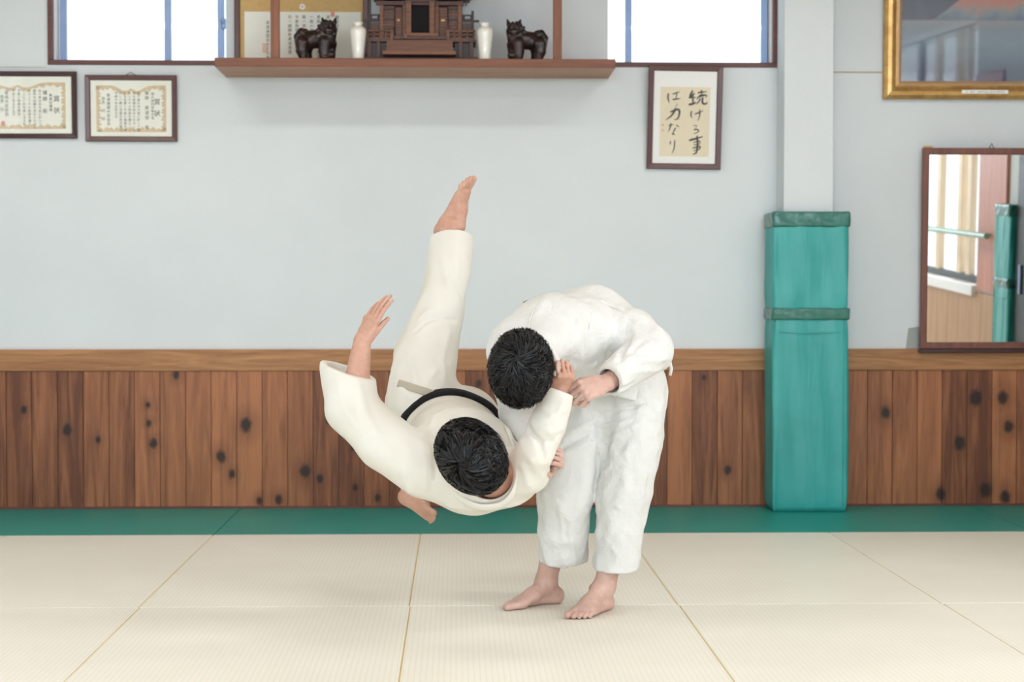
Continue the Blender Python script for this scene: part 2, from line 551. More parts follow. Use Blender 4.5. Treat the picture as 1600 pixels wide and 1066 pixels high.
# window_1 : long strip window
win = struct(MB().box((wx0, YB - .012, wz0), (wx1, YB + .03, wz0 + .026), .003)
    .box((wx0, YB - .012, wz0 + .026), (wx0 + .026, YB + .03, wz1), .003)
    .box((wx1 - .026, YB - .012, wz0 + .026), (wx1, YB + .03, wz1), .003)
    .box((wx0, YB - .012, wz1), (wx1, YB + .03, wz1 + .03), .003).build('window_1', m_trim))
MB().box((wx0 + .026, YB + .03, wz0 + .008), (wx0 + .034, YB + .2, wz1)).box((wx1 - .034, YB + .03, wz0 + .008), (wx1 - .026, YB + .2, wz1)).build('window_liner', m_white, win)
sash = MB()
sy0, sy1 = YB + .10, YB + .135
sash.box((wx0 + .034, sy0, wz0 + .002), (wx1 - .034, sy1, wz0 + .036), .003)
xs = [wx0 + .06, at(262, 50, sy0)[0], at(345, 50, sy0)[0], at(982, 50, sy0)[0], wx1 - .055]
for i, xx in enumerate(xs):
    sash.box((xx - .017, sy0 - .004, wz0 + .036), (xx + .017, sy1, wz1), .003)
sash.build('sash', m_alu, win)
lt = at(350, 38, sy0)
MB().box((lt[0] - .012, sy0 - .03, lt[2] - .028), (lt[0] + .012, sy0 - .004, lt[2] + .028), .005).tube([(lt[0], sy0 - .03, lt[2]), (lt[0] - .012, sy0 - .045, lt[2] + .02)], .007).build('latch', m_alu, win)
for a, bb in zip(xs, xs[1:]):
    MB().box((a + .017, sy0 + .012, wz0 + .036), (bb - .017, sy0 + .016, wz1)).build('pane', m_glass, win)

# white pillar between the papers
px0, px1 = at(1225, 250, 9.42)[0], at(1302, 250, 9.42)[0]
pillar = struct(MB().box((px0, 9.42, .0), (px1, YB, ZC), .004).build('pillar', m_wall))

# right wall with the side window seen in the mirror
ry0, ry1, rz0, rz1 = 1.6, 6.05, .98, 3.0
wall_right = struct(MB()
    .box((XR, YF - .2, .9), (XR + .2, ry0, ZC)).box((XR, ry1, .9), (XR + .2, YB, ZC))
    .box((XR, ry0, rz1), (XR + .2, ry1, ZC)).box((XR, YF - .2, -.05), (XR + .2, YB, .9)).build('wall_right', m_wall))
y = YF
while y < YB - .3:
    MB().box((XR - .018, y + .001, 0), (XR, min(y + .298, YB - .05), .93), .003).build('panel', m_tanwood, wall_right)
    y += .3
w2 = struct(MB().box((XR - .05, ry0, .9), (XR + .2, ry1, rz0), .004).box((XR - .012, ry0, rz1), (XR + .05, ry1, rz1 + .05), .003).build('window_2', m_white))
sl = MB(); 
sl.box((XR + .05, ry0, rz0), (XR + .09, ry1, rz0 + .055), .003).build('bottom_rail', m_dark, w2)
for yy, wd, mm in ((6.0, .035, m_trim), (5.62, .05, m_paleframe), (5.36, .05, m_paleframe), (4.75, .055, m_paleframe), (4.2, .05, m_trim), (3.3, .05, m_paleframe), (2.4, .05, m_trim), (1.64, .035, m_trim)):
    MB().box((XR + .04, yy - wd, rz0 + .055), (XR + .09, yy + wd, rz1), .003).build('stile', mm, w2)
for a, bb in ((1.68, 2.35), (2.45, 3.25), (3.35, 4.15), (4.25, 4.70), (4.80, 5.31), (5.41, 5.57), (5.67, 5.96)):
    MB().box((XR + .06, a, rz0 + .055), (XR + .064, bb, rz1)).build('pane', m_glass, w2)
struct(MB().box((XR - .025, 6.09, .95), (XR, 6.75, 2.6), .004).build('trim_4', m_pinkwood))
d1 = struct(MB().box((XR - .07, 7.15, 0), (XR, 8.35, 2.2), .006).build('door_1', m_dark))
MB().box((XR - .085, 7.25, 1.0), (XR - .07, 7.29, 1.2), .004).build('door_handle', m_alu, d1)
struct(MB().box((XL - .2, YF - .2, -.05), (XL, 1.3, ZC)).box((XL - .2, 5.1, -.05), (XL, YB, ZC)).box((XL - .2, 1.3, -.05), (XL, 5.1, .95)).box((XL - .2, 1.3, 2.9), (XL, 5.1, ZC)).build('wall_left', m_wall))
w4 = struct(MB().box((XL - .12, 1.3, .95), (XL + .02, 5.1, 1.0), .003).box((XL - .12, 1.3, 2.85), (XL + .02, 5.1, 2.9), .003).box((XL - .1, 3.15, 1.0), (XL - .05, 3.25, 2.85), .003).build('added_window', m_trim))  # unseen window, added so the left fill can enter
for a, bb in ((1.3, 3.15), (3.25, 5.1)):
    MB().box((XL - .08, a, 1.0), (XL - .076, bb, 2.85)).build('pane', m_glass, w4)
struct(MB().box((XL, YF - .2, -.05), (-3.4, YF, ZC)).box((XR - .1, YF - .2, -.05), (XR, YF, ZC)).box((-3.4, YF - .2, 3.3), (XR - .1, YF, ZC)).box((-3.4, YF - .2, -.05), (XR - .1, YF, .4)).build('wall_front', m_wall))
w3 = struct(MB().box((-3.4, YF - .08, .4), (XR - .1, YF, .46), .003).box((-3.4, YF - .08, 3.24), (XR - .1, YF, 3.3), .003).box((-3.4, YF - .08, .46), (-3.34, YF, 3.24), .003).box((-1.2, YF - .08, .46), (-1.1, YF, 3.24), .003).box((1.4, YF - .08, .46), (1.5, YF, 3.24), .003).build('window_3', m_trim))
for a, bb in ((-3.34, -1.2), (-1.1, 1.4), (1.5, 3.8)):
    MB().box((a, YF - .06, .46), (bb, YF - .056, 3.24)).build('pane', m_glass, w3)
tag(MB().tube([(XR - .11, 2.3, 1.37), (XR - .11, 6.6, 1.37)], .022, 12).tube([(XR - .11, 2.6, 1.37), (XR, 2.6, 1.37)], .012).tube([(XR - .11, 6.4, 1.37), (XR - .025, 6.4, 1.37)], .012).build('handrail', plain('pale green rail', lin(150, 182, 168), .4)),
    'pale green handrail crossing the side window, seen in the mirror', 'rail')

# ---------------------------------------------------------------- judo mats
def mat_vinyl(name, d, l, seam, ribs, rough=.46):
    m, nt, b = new_mat(name)
    v = pos_scaled(nt, (1, 1, 1), 'World')
    sp = node(nt, 'ShaderNodeSeparateXYZ'); nt.links.new(v, sp.inputs[0])
    if ribs == 'y':   # ribs run away from the camera
        a, c, fr = sp.outputs[0], sp.outputs[1], 1 / .0182
    else:
        a, c, fr = sp.outputs[1], sp.outputs[0], 1 / .0182
    w = mth(nt, 'SINE', mth(nt, 'MULTIPLY', a, 6.28318 * fr))
    st = mth(nt, 'SINE', mth(nt, 'MULTIPLY', c, 6.28318 / .006))
    rel = mth(nt, 'ADD', mth(nt, 'MULTIPLY', w, .5), mth(nt, 'MULTIPLY', mth(nt, 'MULTIPLY', st, w), .12))
    n = noise(nt, v, 1.7, 5)
    n2 = noise(nt, v, 60, 2)
    f = mth(nt, 'ADD', mth(nt, 'MULTIPLY', n, .75), mth(nt, 'MULTIPLY', n2, .25))
    col = ramp(nt, f, [(.3, d), (.7, l)])
    col = mixc(nt, mth(nt, 'MULTIPLY', mth(nt, 'POWER', mth(nt, 'MULTIPLY_ADD', w, -.5, .5), 6.0), .30), col, seam)
    nt.links.new(col, b.inputs['Base Color'])
    b.inputs['Roughness'].default_value = rough
    b.inputs['Specular IOR Level'].default_value = .5
    bump(nt, b, rel, .22, .0012)
    return m
m_cream = mat_vinyl('cream tatami vinyl', lin(228, 225, 212), lin(236, 234, 223), lin(214, 201, 168), 'y')
m_creamedge = plain('golden mat edge', lin(226, 202, 146), .6, .05)
m_green = mat_vinyl('green tatami vinyl', lin(24, 140, 128), lin(32, 152, 142), lin(18, 112, 104), 'x')
m_greenedge = plain('green mat edge', lin(26, 132, 122), .6, .05)

def judo_mat(x0, y0, x1, y1, top, edge, label, group, dz=0.0):
    r = empty('judo_mat', ((x0 + x1) / 2, (y0 + y1) / 2, -.05))
    w, d = (x1 - x0) / 2 - .0011, (y1 - y0) / 2 - .0006
    MB().box((-w + .0015, -d + .0008, .012), (w - .0015, d - .0008, .05 + dz), .0018).build('cover', top, r)
    MB().box((-w - .0009, -d - .0004, 0), (w + .0009, d + .0004, .0462 + dz), .001).build('foam_core', edge, r)
    tag(r, label, 'mat', group)
    return r
xs_ = [-3.18, -2.18, -1.18, -.18, .822, 1.815, 2.82]
far_l = ['cream ribbed judo mat, only a sliver beyond the far left seam by the green border', 'cream ribbed judo mat of the back row at the far left', 'cream ribbed judo mat of the back row, second from left, under the raised arm', 'cream ribbed judo mat of the back row behind the standing feet', 'cream ribbed judo mat of the back row in front of the green pillar pad', 'cream ribbed judo mat of the back row at the far right']
near_l = ['cream ribbed judo mat of the front row at the far left corner', 'cream ribbed judo mat of the front row, second from left', 'cream ribbed judo mat of the front row with the standing bare feet', 'cream ribbed judo mat of the front row just right of the standing feet', 'cream ribbed judo mat of the front row in the bottom right corner']
DZ = [0, .0001, 0, .0001, 0, .0001]
for i in range(6):
    judo_mat(xs_[i], 6.548, xs_[i + 1], 8.547, m_cream, m_creamedge, far_l[i], 'cream judo mats', DZ[i])
for i in range(5):
    judo_mat(xs_[i + 1] + .004, 4.548, xs_[i + 2] + .004, 6.546, m_cream, m_creamedge, near_l[i], 'cream judo mats', DZ[4 - i])
gx = [-4.16, -3.18, -1.18, .82, 2.82, 3.86]
gl = ['short green judo mat along the wall, left of all the other green mats', 'green judo mat along the wall below the framed certificates', 'green judo mat along the wall below the raised legs', 'green judo mat along the wall that the pillar pad stands on', 'green judo mat along the wall in the right corner']
for i in range(5):
    judo_mat(gx[i], 8.548, gx[i + 1], YB - .034, m_green, m_greenedge, gl[i], 'green border mats')

# ---------------------------------------------------------------- padded covers on the pillars
m_pad, nt, b = new_mat('green vinyl pad')
v = pos_scaled(nt, (1, 1, 1))
f = noise(nt, v, 3.0, 4)
nt.links.new(ramp(nt, f, [(.3, lin(46, 152, 148)), (.7, lin(62, 170, 166))]), b.inputs['Base Color'])
b.inputs['Roughness'].default_value = .42
f3 = noise(nt, pos_scaled(nt, (16, 16, 2.2)), 1.0, 4, .6, .6)
bump(nt, b, f3, .22, .02)
m_tape = plain('glossy green tape', lin(48, 112, 98), .22, .15, 30, bmp=.5)

def u_cover(x0, x1, yf, yb, z0, z1, th, seed, amp=.006):
    """padded sleeve open at the back: outer skin, with soft wrinkles, and inner skin"""
    rr = random.Random(seed)
    r = .016
    path = []
    def arc(cx, cy, a0, a1):
        for k in range(5):
            a = math.radians(a0 + (a1 - a0) * k / 4); path.append((cx + r * math.cos(a), cy + r * math.sin(a)))
    n = 10
    for k in range(n): path.append((x0, yb + (yf + r - yb) * k / n))
    arc(x0 + r, yf + r, 180, 270)
    for k in range(1, 16): path.append((x0 + r + (x1 - x0 - 2 * r) * k / 16, yf))
    arc(x1 - r, yf + r, 270, 360)
    for k in range(1, n + 1): path.append((x1, yf + r + (yb - yf - r) * k / n))
    m = len(path); nz = 40
    cx, cyy = (x0 + x1) / 2, yb
    ph = [rr.uniform(0, 6.28) for _ in range(8)]
    vs, fs = [], []
    for j in range(nz + 1):
        t = j / nz; z = z0 + (z1 - z0) * t
        e = min(t, 1 - t); puff = .010 * (1 - math.exp(-e * 26)) - .010
        for i, (x, y) in enumerate(path):
            s = i / m * 9
            w = amp * (math.sin(s * 3.1 + ph[0] + 1.5 * math.sin(t * 4 + ph[1])) * .5 + math.sin(s * 7 + 5 * t + ph[2]) * .28 + math.sin(s * 5 - 17 * t + ph[3]) * .3 * math.exp(-e * 9) + math.sin(s * 13 + 9 * t + ph[4]) * .15)
            w += puff
            dx, dy = x - cx, y - (yb + yf) / 2
            sx = 1 if dx > 0 else -1
            on_side = i < n + 3 or i >= m - n - 3
            vs.append((x + (sx * w if on_side else 0), y + (0 if on_side else -w), z))
    for j in range(nz):
        for i in range(m - 1):
            a = j * m + i; fs.append((a, a + 1, a + m + 1, a + m))
    k = len(vs)
    inner = [(min(max(x, x0 + th), x1 - th), max(y, yf + th)) for x, y in path]
    for j, z in ((0, z0), (1, z1)):
        for x, y in inner: vs.append((x, y, z))
    for i in range(m - 1):
        a = k + i; fs.append((a + 1, a, a + m, a + m + 1))
        fs.append((i + 1, i, a, a + 1)); t0 = nz * m + i; fs.append((t0, t0 + 1, a + m + 1, a + m))
    fs.append((0, nz * m, k + m, k)); e = m - 1
    fs.append((nz * m + e, e, k + e, k + m + e))
    return vs, fs

def pillar_pad(name, x0, x1, yf, yb, th, label, rot=0):
    r = empty(name, ((x0 + x1) / 2, yb, 0), (0, 0, rot))
    hw, d = (x1 - x0) / 2, yf - yb
    for part, z0, z1, sd in (('lower_cover', .002, 1.052, 3), ('upper_cover', 1.056, 1.60, 9)):
        vs, fs = u_cover(-hw, hw, d, 0, z0, z1, th, sd)
        o = mesh_np(part, vs, fs, m_pad, r, True)
    for z0, z1, sd in ((1.028, 1.092, 5), (1.522, 1.606, 6)):
        vs, fs = u_cover(-hw - .007, hw + .007, d - .007, 0, z0, z1, th, sd, .0028)
        mesh_np('tape_band', vs, fs, m_tape, r, True)
    if rot == 0:
        # stitched hem seam near the right edge and the overlapping flap
        MB().tube([(hw - .028, d - .002, .03), (hw - .03, d - .003, .5), (hw - .026, d - .002, 1.02)], .0028, 6).build('seam', m_pad, r)
        MB().tube([(-hw + .035, d - .002, .965), (-.06, d - .004, .955), (hw - .05, d - .002, .962)], .003, 6).build('seam', m_pad, r)
    tag(r, label, 'pad')
    return r
pb = at(1207, 803, 9.356); pe = at(1325, 803, 9.356)
pillar_pad('pillar_pad', pb[0], pe[0], 9.356, YB - .034, .055, 'tall green vinyl pad wrapped around the white pillar, with dark tape bands')
pp = pillar_pad('pillar_pad', 6.79, 7.12, -.11 + XR, XR - .02, .055, 'green pillar pad on the side wall, seen only in the mirror', 0)
pp.location = (XR - .02, 6.95, 0); pp.rotation_euler = (0, 0, -math.pi / 2)

# unseen ceiling lights, added above the frame to brighten mats and room
m_lampbody = plain('white enamel', lin(236, 236, 232), .5, .02)
def added_ceiling_light(x, y, lab):
    r = empty('added_ceiling_light', (x, y, ZC))
    MB().box((-.65, -.16, -.07), (.65, .16, 0), .01).build('housing', m_lampbody, r)
    for s in (-1, 1):
        MB().tube([(-.6, s * .07, -.09), (.6, s * .07, -.09)], .014, 10).build('tube', m_lampbody, r)
    l = bpy.data.lights.new('fill_lamp', 'AREA'); l.shape = 'RECTANGLE'; l.size = 1.2; l.size_y = .24
    l.energy = 40; l.color = (1.0, .98, .95)
    o = bpy.data.objects.new('fill_lamp', l); o.location = (0, 0, -.11); o.parent = r; COL.objects.link(o)
    tag(r, lab, 'ceiling light', 'added ceiling lights')
for x, sx_ in ((-2.0, 'left'), (2.0, 'right')):
    for y, sy_ in ((2.2, 'front'), (4.8, 'middle'), (7.4, 'back')):
        added_ceiling_light(x, y, 'added white twin tube ceiling light, %s one of the %s row' % (sy_, sx_))
# ---------------------------------------------------------------- things on the back wall
m_frame_dark = plain('dark brown lacquered frame', lin(66, 42, 42), .3, .1, 25)
m_frame_red = plain('red brown frame', lin(92, 60, 58), .3, .1, 25)
m_paper = plain('certificate paper', lin(238, 239, 228), .7, .02)
m_mat_white = plain('white mount', lin(240, 240, 236), .7, .01)
m_cream_paper = plain('cream calligraphy paper', lin(230, 217, 188), .8, .03)
m_ink = plain('black ink', lin(38, 32, 30), .6, .1)
m_inkb = plain('brush ink', lin(44, 36, 32), .7, .25, 80)
m_ornament = plain('tan printed ornament', lin(214, 194, 160), .7, .1, 60)
m_seal = plain('red seal ink', lin(222, 150, 136), .7, .1, 40)
m_wire = plain('dark hanger wire', lin(70, 60, 56), .4)
m_picglass = glass_mat('picture glass', refl=.02)

def text_block(parent, cols, size, mat, y=-.002, name='lettering', pitch=1.10):
    """columns of vertical writing joined as one flat print: cols = (text, x centre, top z, size factor)"""
    vs, fs = [], []
    dg = None
    objs = []
    for t, x, z, sf, *pp in cols:
        c = bpy.data.curves.new('t', 'FONT'); c.body = '\n'.join(t); c.size = size * sf; c.resolution_u = 1
        c.space_line = pp[0] if pp else pitch; c.align_x = 'CENTER'; c.align_y = 'TOP'
        o = bpy.data.objects.new('t', c); COL.objects.link(o); objs.append((o, c, x, z))
    bpy.context.view_layer.update()
    dg = bpy.context.evaluated_depsgraph_get()
    for o, c, x, z in objs:
        me = bpy.data.meshes.new_from_object(o.evaluated_get(dg))
        n = len(vs)
        vs += [(q.co.x + x, y, q.co.y + z) for q in me.vertices]
        fs += [tuple(n + i for i in p.vertices) for p in me.polygons]
        bpy.data.meshes.remove(me)
    for o, c, x, z in objs:
        bpy.data.objects.remove(o); bpy.data.curves.remove(c)
    me = bpy.data.meshes.new(name); me.from_pydata(vs, [], fs); me.update()
    o = link_mesh(name, me, mat, parent)
    o['kind'] = 'stuff'
    return o

def hang(name, u0, u1, v0, v1, tilt, fw, mat, prof=None, glass=True, yoff=.002, roll=0.0):
    """a frame hung on the back wall; returns root, width, height, and px -> local converter"""
    Y = YB - yoff - .012
    a = at(u0, v1, Y); c = at(u1, v1, Y); t = at(u0, v0, Y - .01)
    w = c[0] - a[0]; h = t[2] - a[2]
    r = empty(name, ((a[0] + c[0]) / 2, YB - yoff, a[2]), (tilt, roll, 0))
    prof = prof or [(0, -.001), (0, -.020), (.004, -.024), (fw - .005, -.020), (fw, -.014), (fw, -.001)]
    MB().ring(w, h, prof).build('frame', mat, r)
    sx = w / (u1 - u0); sz = h / (v1 - v0)
    L = lambda u, v: ((u - (u0 + u1) / 2) * sx, (v1 - v) * sz)
    return r, w, h, L, sx

def sheet(r, L, u0, v0, u1, v1, mat, y0, y1, name='sheet'):
    a = L(u0, v1); c = L(u1, v0)
    return MB().box((a[0], y0, a[1]), (c[0], y1, c[1])).build(name, mat, r)

def ornament(r, L, u0, v0, u1, v1, th, y, dip=True):
    """tan scrolled border of a certificate: a flat band with a wavy inner edge"""
    cx = (u0 + u1) / 2
    N = 40; vs = []; fs = []
    outer, inner = [], []
    def add(u, v, nu, nv, k):
        wob = th * (.75 + .25 * math.sin(k * 2.1) + .15 * math.sin(k * 5.3))
        outer.append((u, v)); inner.append((u + nu * wob, v + nv * wob))
    k = 0
    for i in range(N): 
        u = u0 + (u1 - u0) * i / N
        d = abs(u - cx) / ((u1 - u0) / 2)
        s = 1.1 * th * math.exp(-((d - .18) / .22) ** 2) if dip else 0
        add(u, v0 + s, 0, 1, k); k += 1
    for i in range(N): add(u1, v0 + (v1 - v0) * i / N, -1, 0, k); k += 1
    for i in range(N): add(u1 + (u0 - u1) * i / N, v1, 0, -1, k); k += 1
    for i in range(N): add(u0, v1 + (v0 - v1) * i / N, 1, 0, k); k += 1
    n = len(outer)
    for p in outer + inner:
        q = L(*p); vs.append((q[0], y, q[1]))
    for i in range(n): fs.append((i, (i + 1) % n, n + (i + 1) % n, n + i))
    me = bpy.data.meshes.new('ornament'); me.from_pydata(vs, [], fs); me.update()
    return link_mesh('ornament', me, m_ornament, r)

T1 = '右の者は本大会に於いて日頃の'
BODY = ['右の者は本大会に於いて', '優秀な成績を収められ', 'ました依ってその栄誉を', '讃えここに賞します', '平成十年五月']
# left certificate (runs out of the frame on the left)
r, w, h, L, sx = hang('framed_certificate', -62, 121, 111, 216, .035, .026, m_frame_dark)
sheet(r, L, -54, 119, 112, 208, m_paper, -.010, -.004)
ornament(r, L, -46, 128, 103, 201, 7.5, -.0104)
cols = [('賞状', L(89, 0)[0], L(0, 149)[1], 1.7, 1.75), ('無差別優勝', L(80, 0)[0], L(0, 146)[1], .85), ('優勝　殿', L(71, 0)[0], L(0, 141)[1], 1.2, 1.3)]
for i, s in enumerate(['右の者は本大会に於いて', '優秀な成績を収められまし', 'たよってその栄誉を讃え', 'ここにこれを賞します殿', '今後の精進を期待', '平成十年五月五日']):
    cols.append((s, L(63 - i * 8.2, 0)[0], L(0, 139)[1], .78))
cols += [('柔道大会会長', L(11, 0)[0], L(0, 142)[1], 1.0), ('会長　印', L(4, 0)[0], L(0, 148)[1], 1.0)]
text_block(r, cols, .021, m_ink, -.0106)
sheet(r, L, 2, 189, 8, 196, m_seal, -.0107, -.0102, 'red_seal')
sheet(r, L, -56, 118, 113, 209, m_picglass, -.0135, -.0125, 'glass')
tag(r, 'dark framed award certificate cut off by the left edge', 'certificate', 'framed certificates under the left window')
# second certificate
r, w, h, L, sx = hang('framed_certificate', 134, 277, 117, 221, .03, .028, m_frame_red)
sheet(r, L, 141, 125, 269, 213, m_paper, -.010, -.004)
ornament(r, L, 151, 133, 260, 206, 8, -.0104)
cols = [('賞状', L(246, 0)[0], L(0, 154)[1], 1.7, 1.75), ('個人戦団体戦大会', L(239, 0)[0], L(0, 144)[1], .8), ('優勝　柔道部　殿', L(230, 0)[0], L(0, 142)[1], 1.05, 1.2)]
for i, s in enumerate(['右の者は本大会に於いて優', '秀な成績を収められました', '依ってその栄誉を讃えここ', 'に之を賞し今後の精進を期', '待し一層の活躍を祈念致し', '平成十年五月五日']):
    cols.append((s, L(217 - i * 7, 0)[0], L(0, 143)[1], .78))
cols += [('柔道連盟大会会長', L(170, 0)[0], L(0, 146)[1], .95), ('会長　印　印', L(162, 0)[0], L(0, 151)[1], .95)]
text_block(r, cols, .021, m_ink, -.0106)
sheet(r, L, 140, 124, 270, 214, m_picglass, -.0135, -.0125, 'glass')
a = L(197, 117); c = L(205, 112.5); d = L(213, 117)
MB().tube([(a[0], -.006, a[1]), (c[0], -.004, c[1]), (d[0], -.006, d[1])], .0022, 6).build('hanger', m_wire, r)
tag(r, 'reddish brown framed award certificate with a small hanger showing on top', 'certificate', 'framed certificates under the left window')

# brush calligraphy
r, w, h, L, sx = hang('framed_calligraphy', 1010, 1125.5, 102.5, 264, .09, .031, m_frame_red, roll=.012)
sheet(r, L, 1014, 108, 1121, 258, m_mat_white, -.010, -.004, 'mount')
K = lambda x, y: (1005 + x / 6.272, 100 + y / 6.272)
a = K(152, 226); c = K(638, 904)
sheet(r, L, a[0], a[1], c[0], c[1], m_cream_paper, -.0112, -.0098, 'calligraphy_paper')
ST = [([(466, 258), (448, 292), (440, 308), (478, 318)], 15), ([(484, 284), (450, 318), (428, 330), (500, 324)], 15), ([(468, 325), (472, 390)], 13), ([(428, 398), (470, 388), (505, 372)], 18),
      ([(548, 252), (556, 300)], 13), ([(512, 282), (556, 272), (604, 268)], 12), ([(525, 306), (592, 294)], 10), ([(512, 345), (516, 322), (606, 298), (592, 330)], 11), ([(545, 328), (528, 368), (502, 392)], 11), ([(566, 322), (560, 368), (574, 388), (604, 386), (606, 366)], 16),
      ([(460, 456), (451, 500), (466, 526)], 11), ([(488, 490), (530, 474), (574, 452)], 11), ([(538, 440), (541, 500), (522, 554)], 10),
      ([(476, 602), (512, 596), (508, 616), (480, 648)], 5), ([(486, 644), (520, 634), (534, 650), (520, 668), (484, 680)], 10),
      ([(440, 746), (500, 730), (578, 706)], 17), ([(518, 698), (528, 780), (518, 868), (480, 882)], 16), ([(482, 766), (552, 748), (546, 786)], 9), ([(488, 790), (546, 780)], 8), ([(474, 822), (556, 800), (546, 832), (482, 848)], 11),
      ([(228, 288), (225, 340), (240, 382)], 13), ([(268, 298), (342, 270)], 10), ([(312, 284), (304, 342)], 9), ([(268, 350), (348, 338)], 12), ([(318, 385), (300, 440)], 4),
      ([(250, 472), (330, 440), (344, 470), (330, 536), (292, 546)], 16), ([(300, 432), (290, 470), (258, 514), (208, 550)], 15),
      ([(234, 602), (292, 592)], 8), ([(262, 580), (254, 620), (238, 666)], 11), ([(310, 596), (342, 616)], 9), ([(310, 622), (290, 656), (284, 690)], 10), ([(272, 682), (302, 692)], 12),
      ([(262, 752), (257, 792)], 10), ([(302, 742), (300, 820), (278, 880)], 10)]
vs, fs = [], []
for pts, wd in ST:
    # densify and vary the width like a brush
    P = [np.array(p, float) for p in pts]; Q = []
    for p, q in zip(P, P[1:]):
        for k in range(6): Q.append(p + (q - p) * k / 6)
    Q.append(P[-1])
    for _ in range(2): Q = [Q[0]] + [(Q[i - 1] + Q[i] * 2 + Q[i + 1]) / 4 for i in range(1, len(Q) - 1)] + [Q[-1]]
    n0 = len(vs); m = len(Q)
    for i, q in enumerate(Q):
        t = Q[min(i + 1, m - 1)] - Q[max(i - 1, 0)]; t = t / (np.linalg.norm(t) + 1e-9); nn = np.array([-t[1], t[0]])
        e = i / (m - 1); hw = wd * .5 * (.75 + .5 * math.sin(e * 3.0 + .6)) * (1 if 0 < i < m - 1 else .55)
        for s in (-1, 1):
            k = K(*(q + nn * hw * s)); l = L(*k); vs.append((l[0], -.0116, l[1]))
    for i in range(m - 1):
        a = n0 + 2 * i; fs.append((a, a + 1, a + 3, a + 2))
me = bpy.data.meshes.new('brush_lettering'); me.from_pydata(vs, [], fs); me.update()
link_mesh('brush_lettering', me, m_inkb, r)['kind'] = 'stuff'
for kx, ky in ((182, 598), (180, 651)):
    a = K(kx - 8, ky - 9); c = K(kx + 8, ky + 9)
    sheet(r, L, a[0], a[1], c[0], c[1], m_seal, -.0119, -.0113, 'red_seal')
sheet(r, L, 1013, 107, 1122, 259, m_picglass, -.0145, -.0135, 'glass')
tag(r, 'brown framed brush calligraphy in two columns on cream paper, hung below the right window', 'calligraphy')

# mountain painting in a gold frame
m_gold, nt, b = new_mat('gilded frame')
v = pos_scaled(nt, (1, 1, 1)); f = noise(nt, v, 16, 4)
nt.links.new(ramp(nt, f, [(.3, lin(176, 134, 76)), (.7, lin(212, 172, 108))]), b.inputs['Base Color'])
b.inputs['Metallic'].default_value = .55; b.inputs['Roughness'].default_value = .36
r, w, h, L, sx = hang('framed_painting', 1379, 1760, -170, 155, .03, .1, m_gold,
    prof=[(0, -.001), (0, -.028), (.004, -.034), (.020, -.046), (.040, -.050), (.052, -.044), (.060, -.032), (.068, -.028), (.074, -.030), (.080, -.026), (.080, -.018), (.094, -.014), (.094, -.001)])
MB().ring(w - .150, h - .150, [(0, -.010), (0, -.031), (.008, -.034), (.024, -.020), (.024, -.010)]).build('gilt_slip', plain('pale gilt slip', lin(196, 160, 124), .4, .06, metal=.2), r, (0, 0, .075))
m_art, nt, b = new_mat('mountain lake painting')
tc = node(nt, 'ShaderNodeTexCoord'); sp = node(nt, 'ShaderNodeSeparateXYZ'); nt.links.new(tc.outputs['Object'], sp.inputs[0])
nz = noise(nt, pos_scaled(nt, (5, 1, 14)), 1.0, 4, .6, .6)
nf = noise(nt, pos_scaled(nt, (1, 1, 1)), 9.0, 5, .65)
xp, zp = L(1575, 0)[0], L(0, 33)[1]
zz = mth(nt, 'ADD', sp.outputs[2], mth(nt, 'MULTIPLY', mth(nt, 'SUBTRACT', nz, .5), .10))
water = ramp(nt, mth(nt, 'DIVIDE', zz, zp), [(.05, lin(66, 80, 108)), (.35, lin(72, 88, 116)), (.52, lin(96, 118, 142)), (.72, lin(118, 142, 160)), (.9, lin(124, 140, 156)), (1.0, lin(146, 144, 150))])
ax = mth(nt, 'ABSOLUTE', mth(nt, 'SUBTRACT', sp.outputs[0], xp))
hgt = mth(nt, 'SUBTRACT', sp.outputs[2], zp)
slope = mth(nt, 'SUBTRACT', mth(nt, 'MULTIPLY', mth(nt, 'POWER', mth(nt, 'MAXIMUM', mth(nt, 'SUBTRACT', 1.0, mth(nt, 'DIVIDE', ax, .47)), .0), 1.35), .42), hgt)
slope = mth(nt, 'ADD', slope, mth(nt, 'MULTIPLY', mth(nt, 'SUBTRACT', nf, .5), .03))
mcol = ramp(nt, mth(nt, 'ADD', mth(nt, 'DIVIDE', hgt, .36), mth(nt, 'MULTIPLY', mth(nt, 'SUBTRACT', nf, .5), .5)), [(.0, lin(92, 112, 140)), (.12, lin(126, 142, 156)), (.24, lin(178, 138, 130)), (.36, lin(204, 118, 104))])
sky = ramp(nt, nf, [(.3, lin(58, 68, 94)), (.7, lin(80, 88, 114))])
land = mixc(nt, ramp(nt, slope, [(.0, (0, 0, 0, 1)), (.012, (1, 1, 1, 1))]), sky, mcol)
allc = mixc(nt, ramp(nt, mth(nt, 'MULTIPLY', hgt, 40), [(.0, (0, 0, 0, 1)), (.5, (1, 1, 1, 1))]), water, land)
nt.links.new(allc, b.inputs['Base Color']); b.inputs['Roughness'].default_value = .5
MB().box((-w / 2 + .09, -.012, .09), (w / 2 - .09, -.006, h - .09)).build('canvas', m_art, r)
MB().box((-w / 2 + .085, -.0165, .085), (w / 2 - .085, -.0155, h - .085)).build('glass', glass_mat('painting glass', refl=.10), r)
a = L(1499, 0)[0]; c = L(1571, 0)[0]
pl = MB().box((a, -.0535, .029), (c, -.0485, .049), .001).build('name_plate', m_mat_white, r)
vs, fs = [], []
rr = random.Random(4)
xx = a + .025
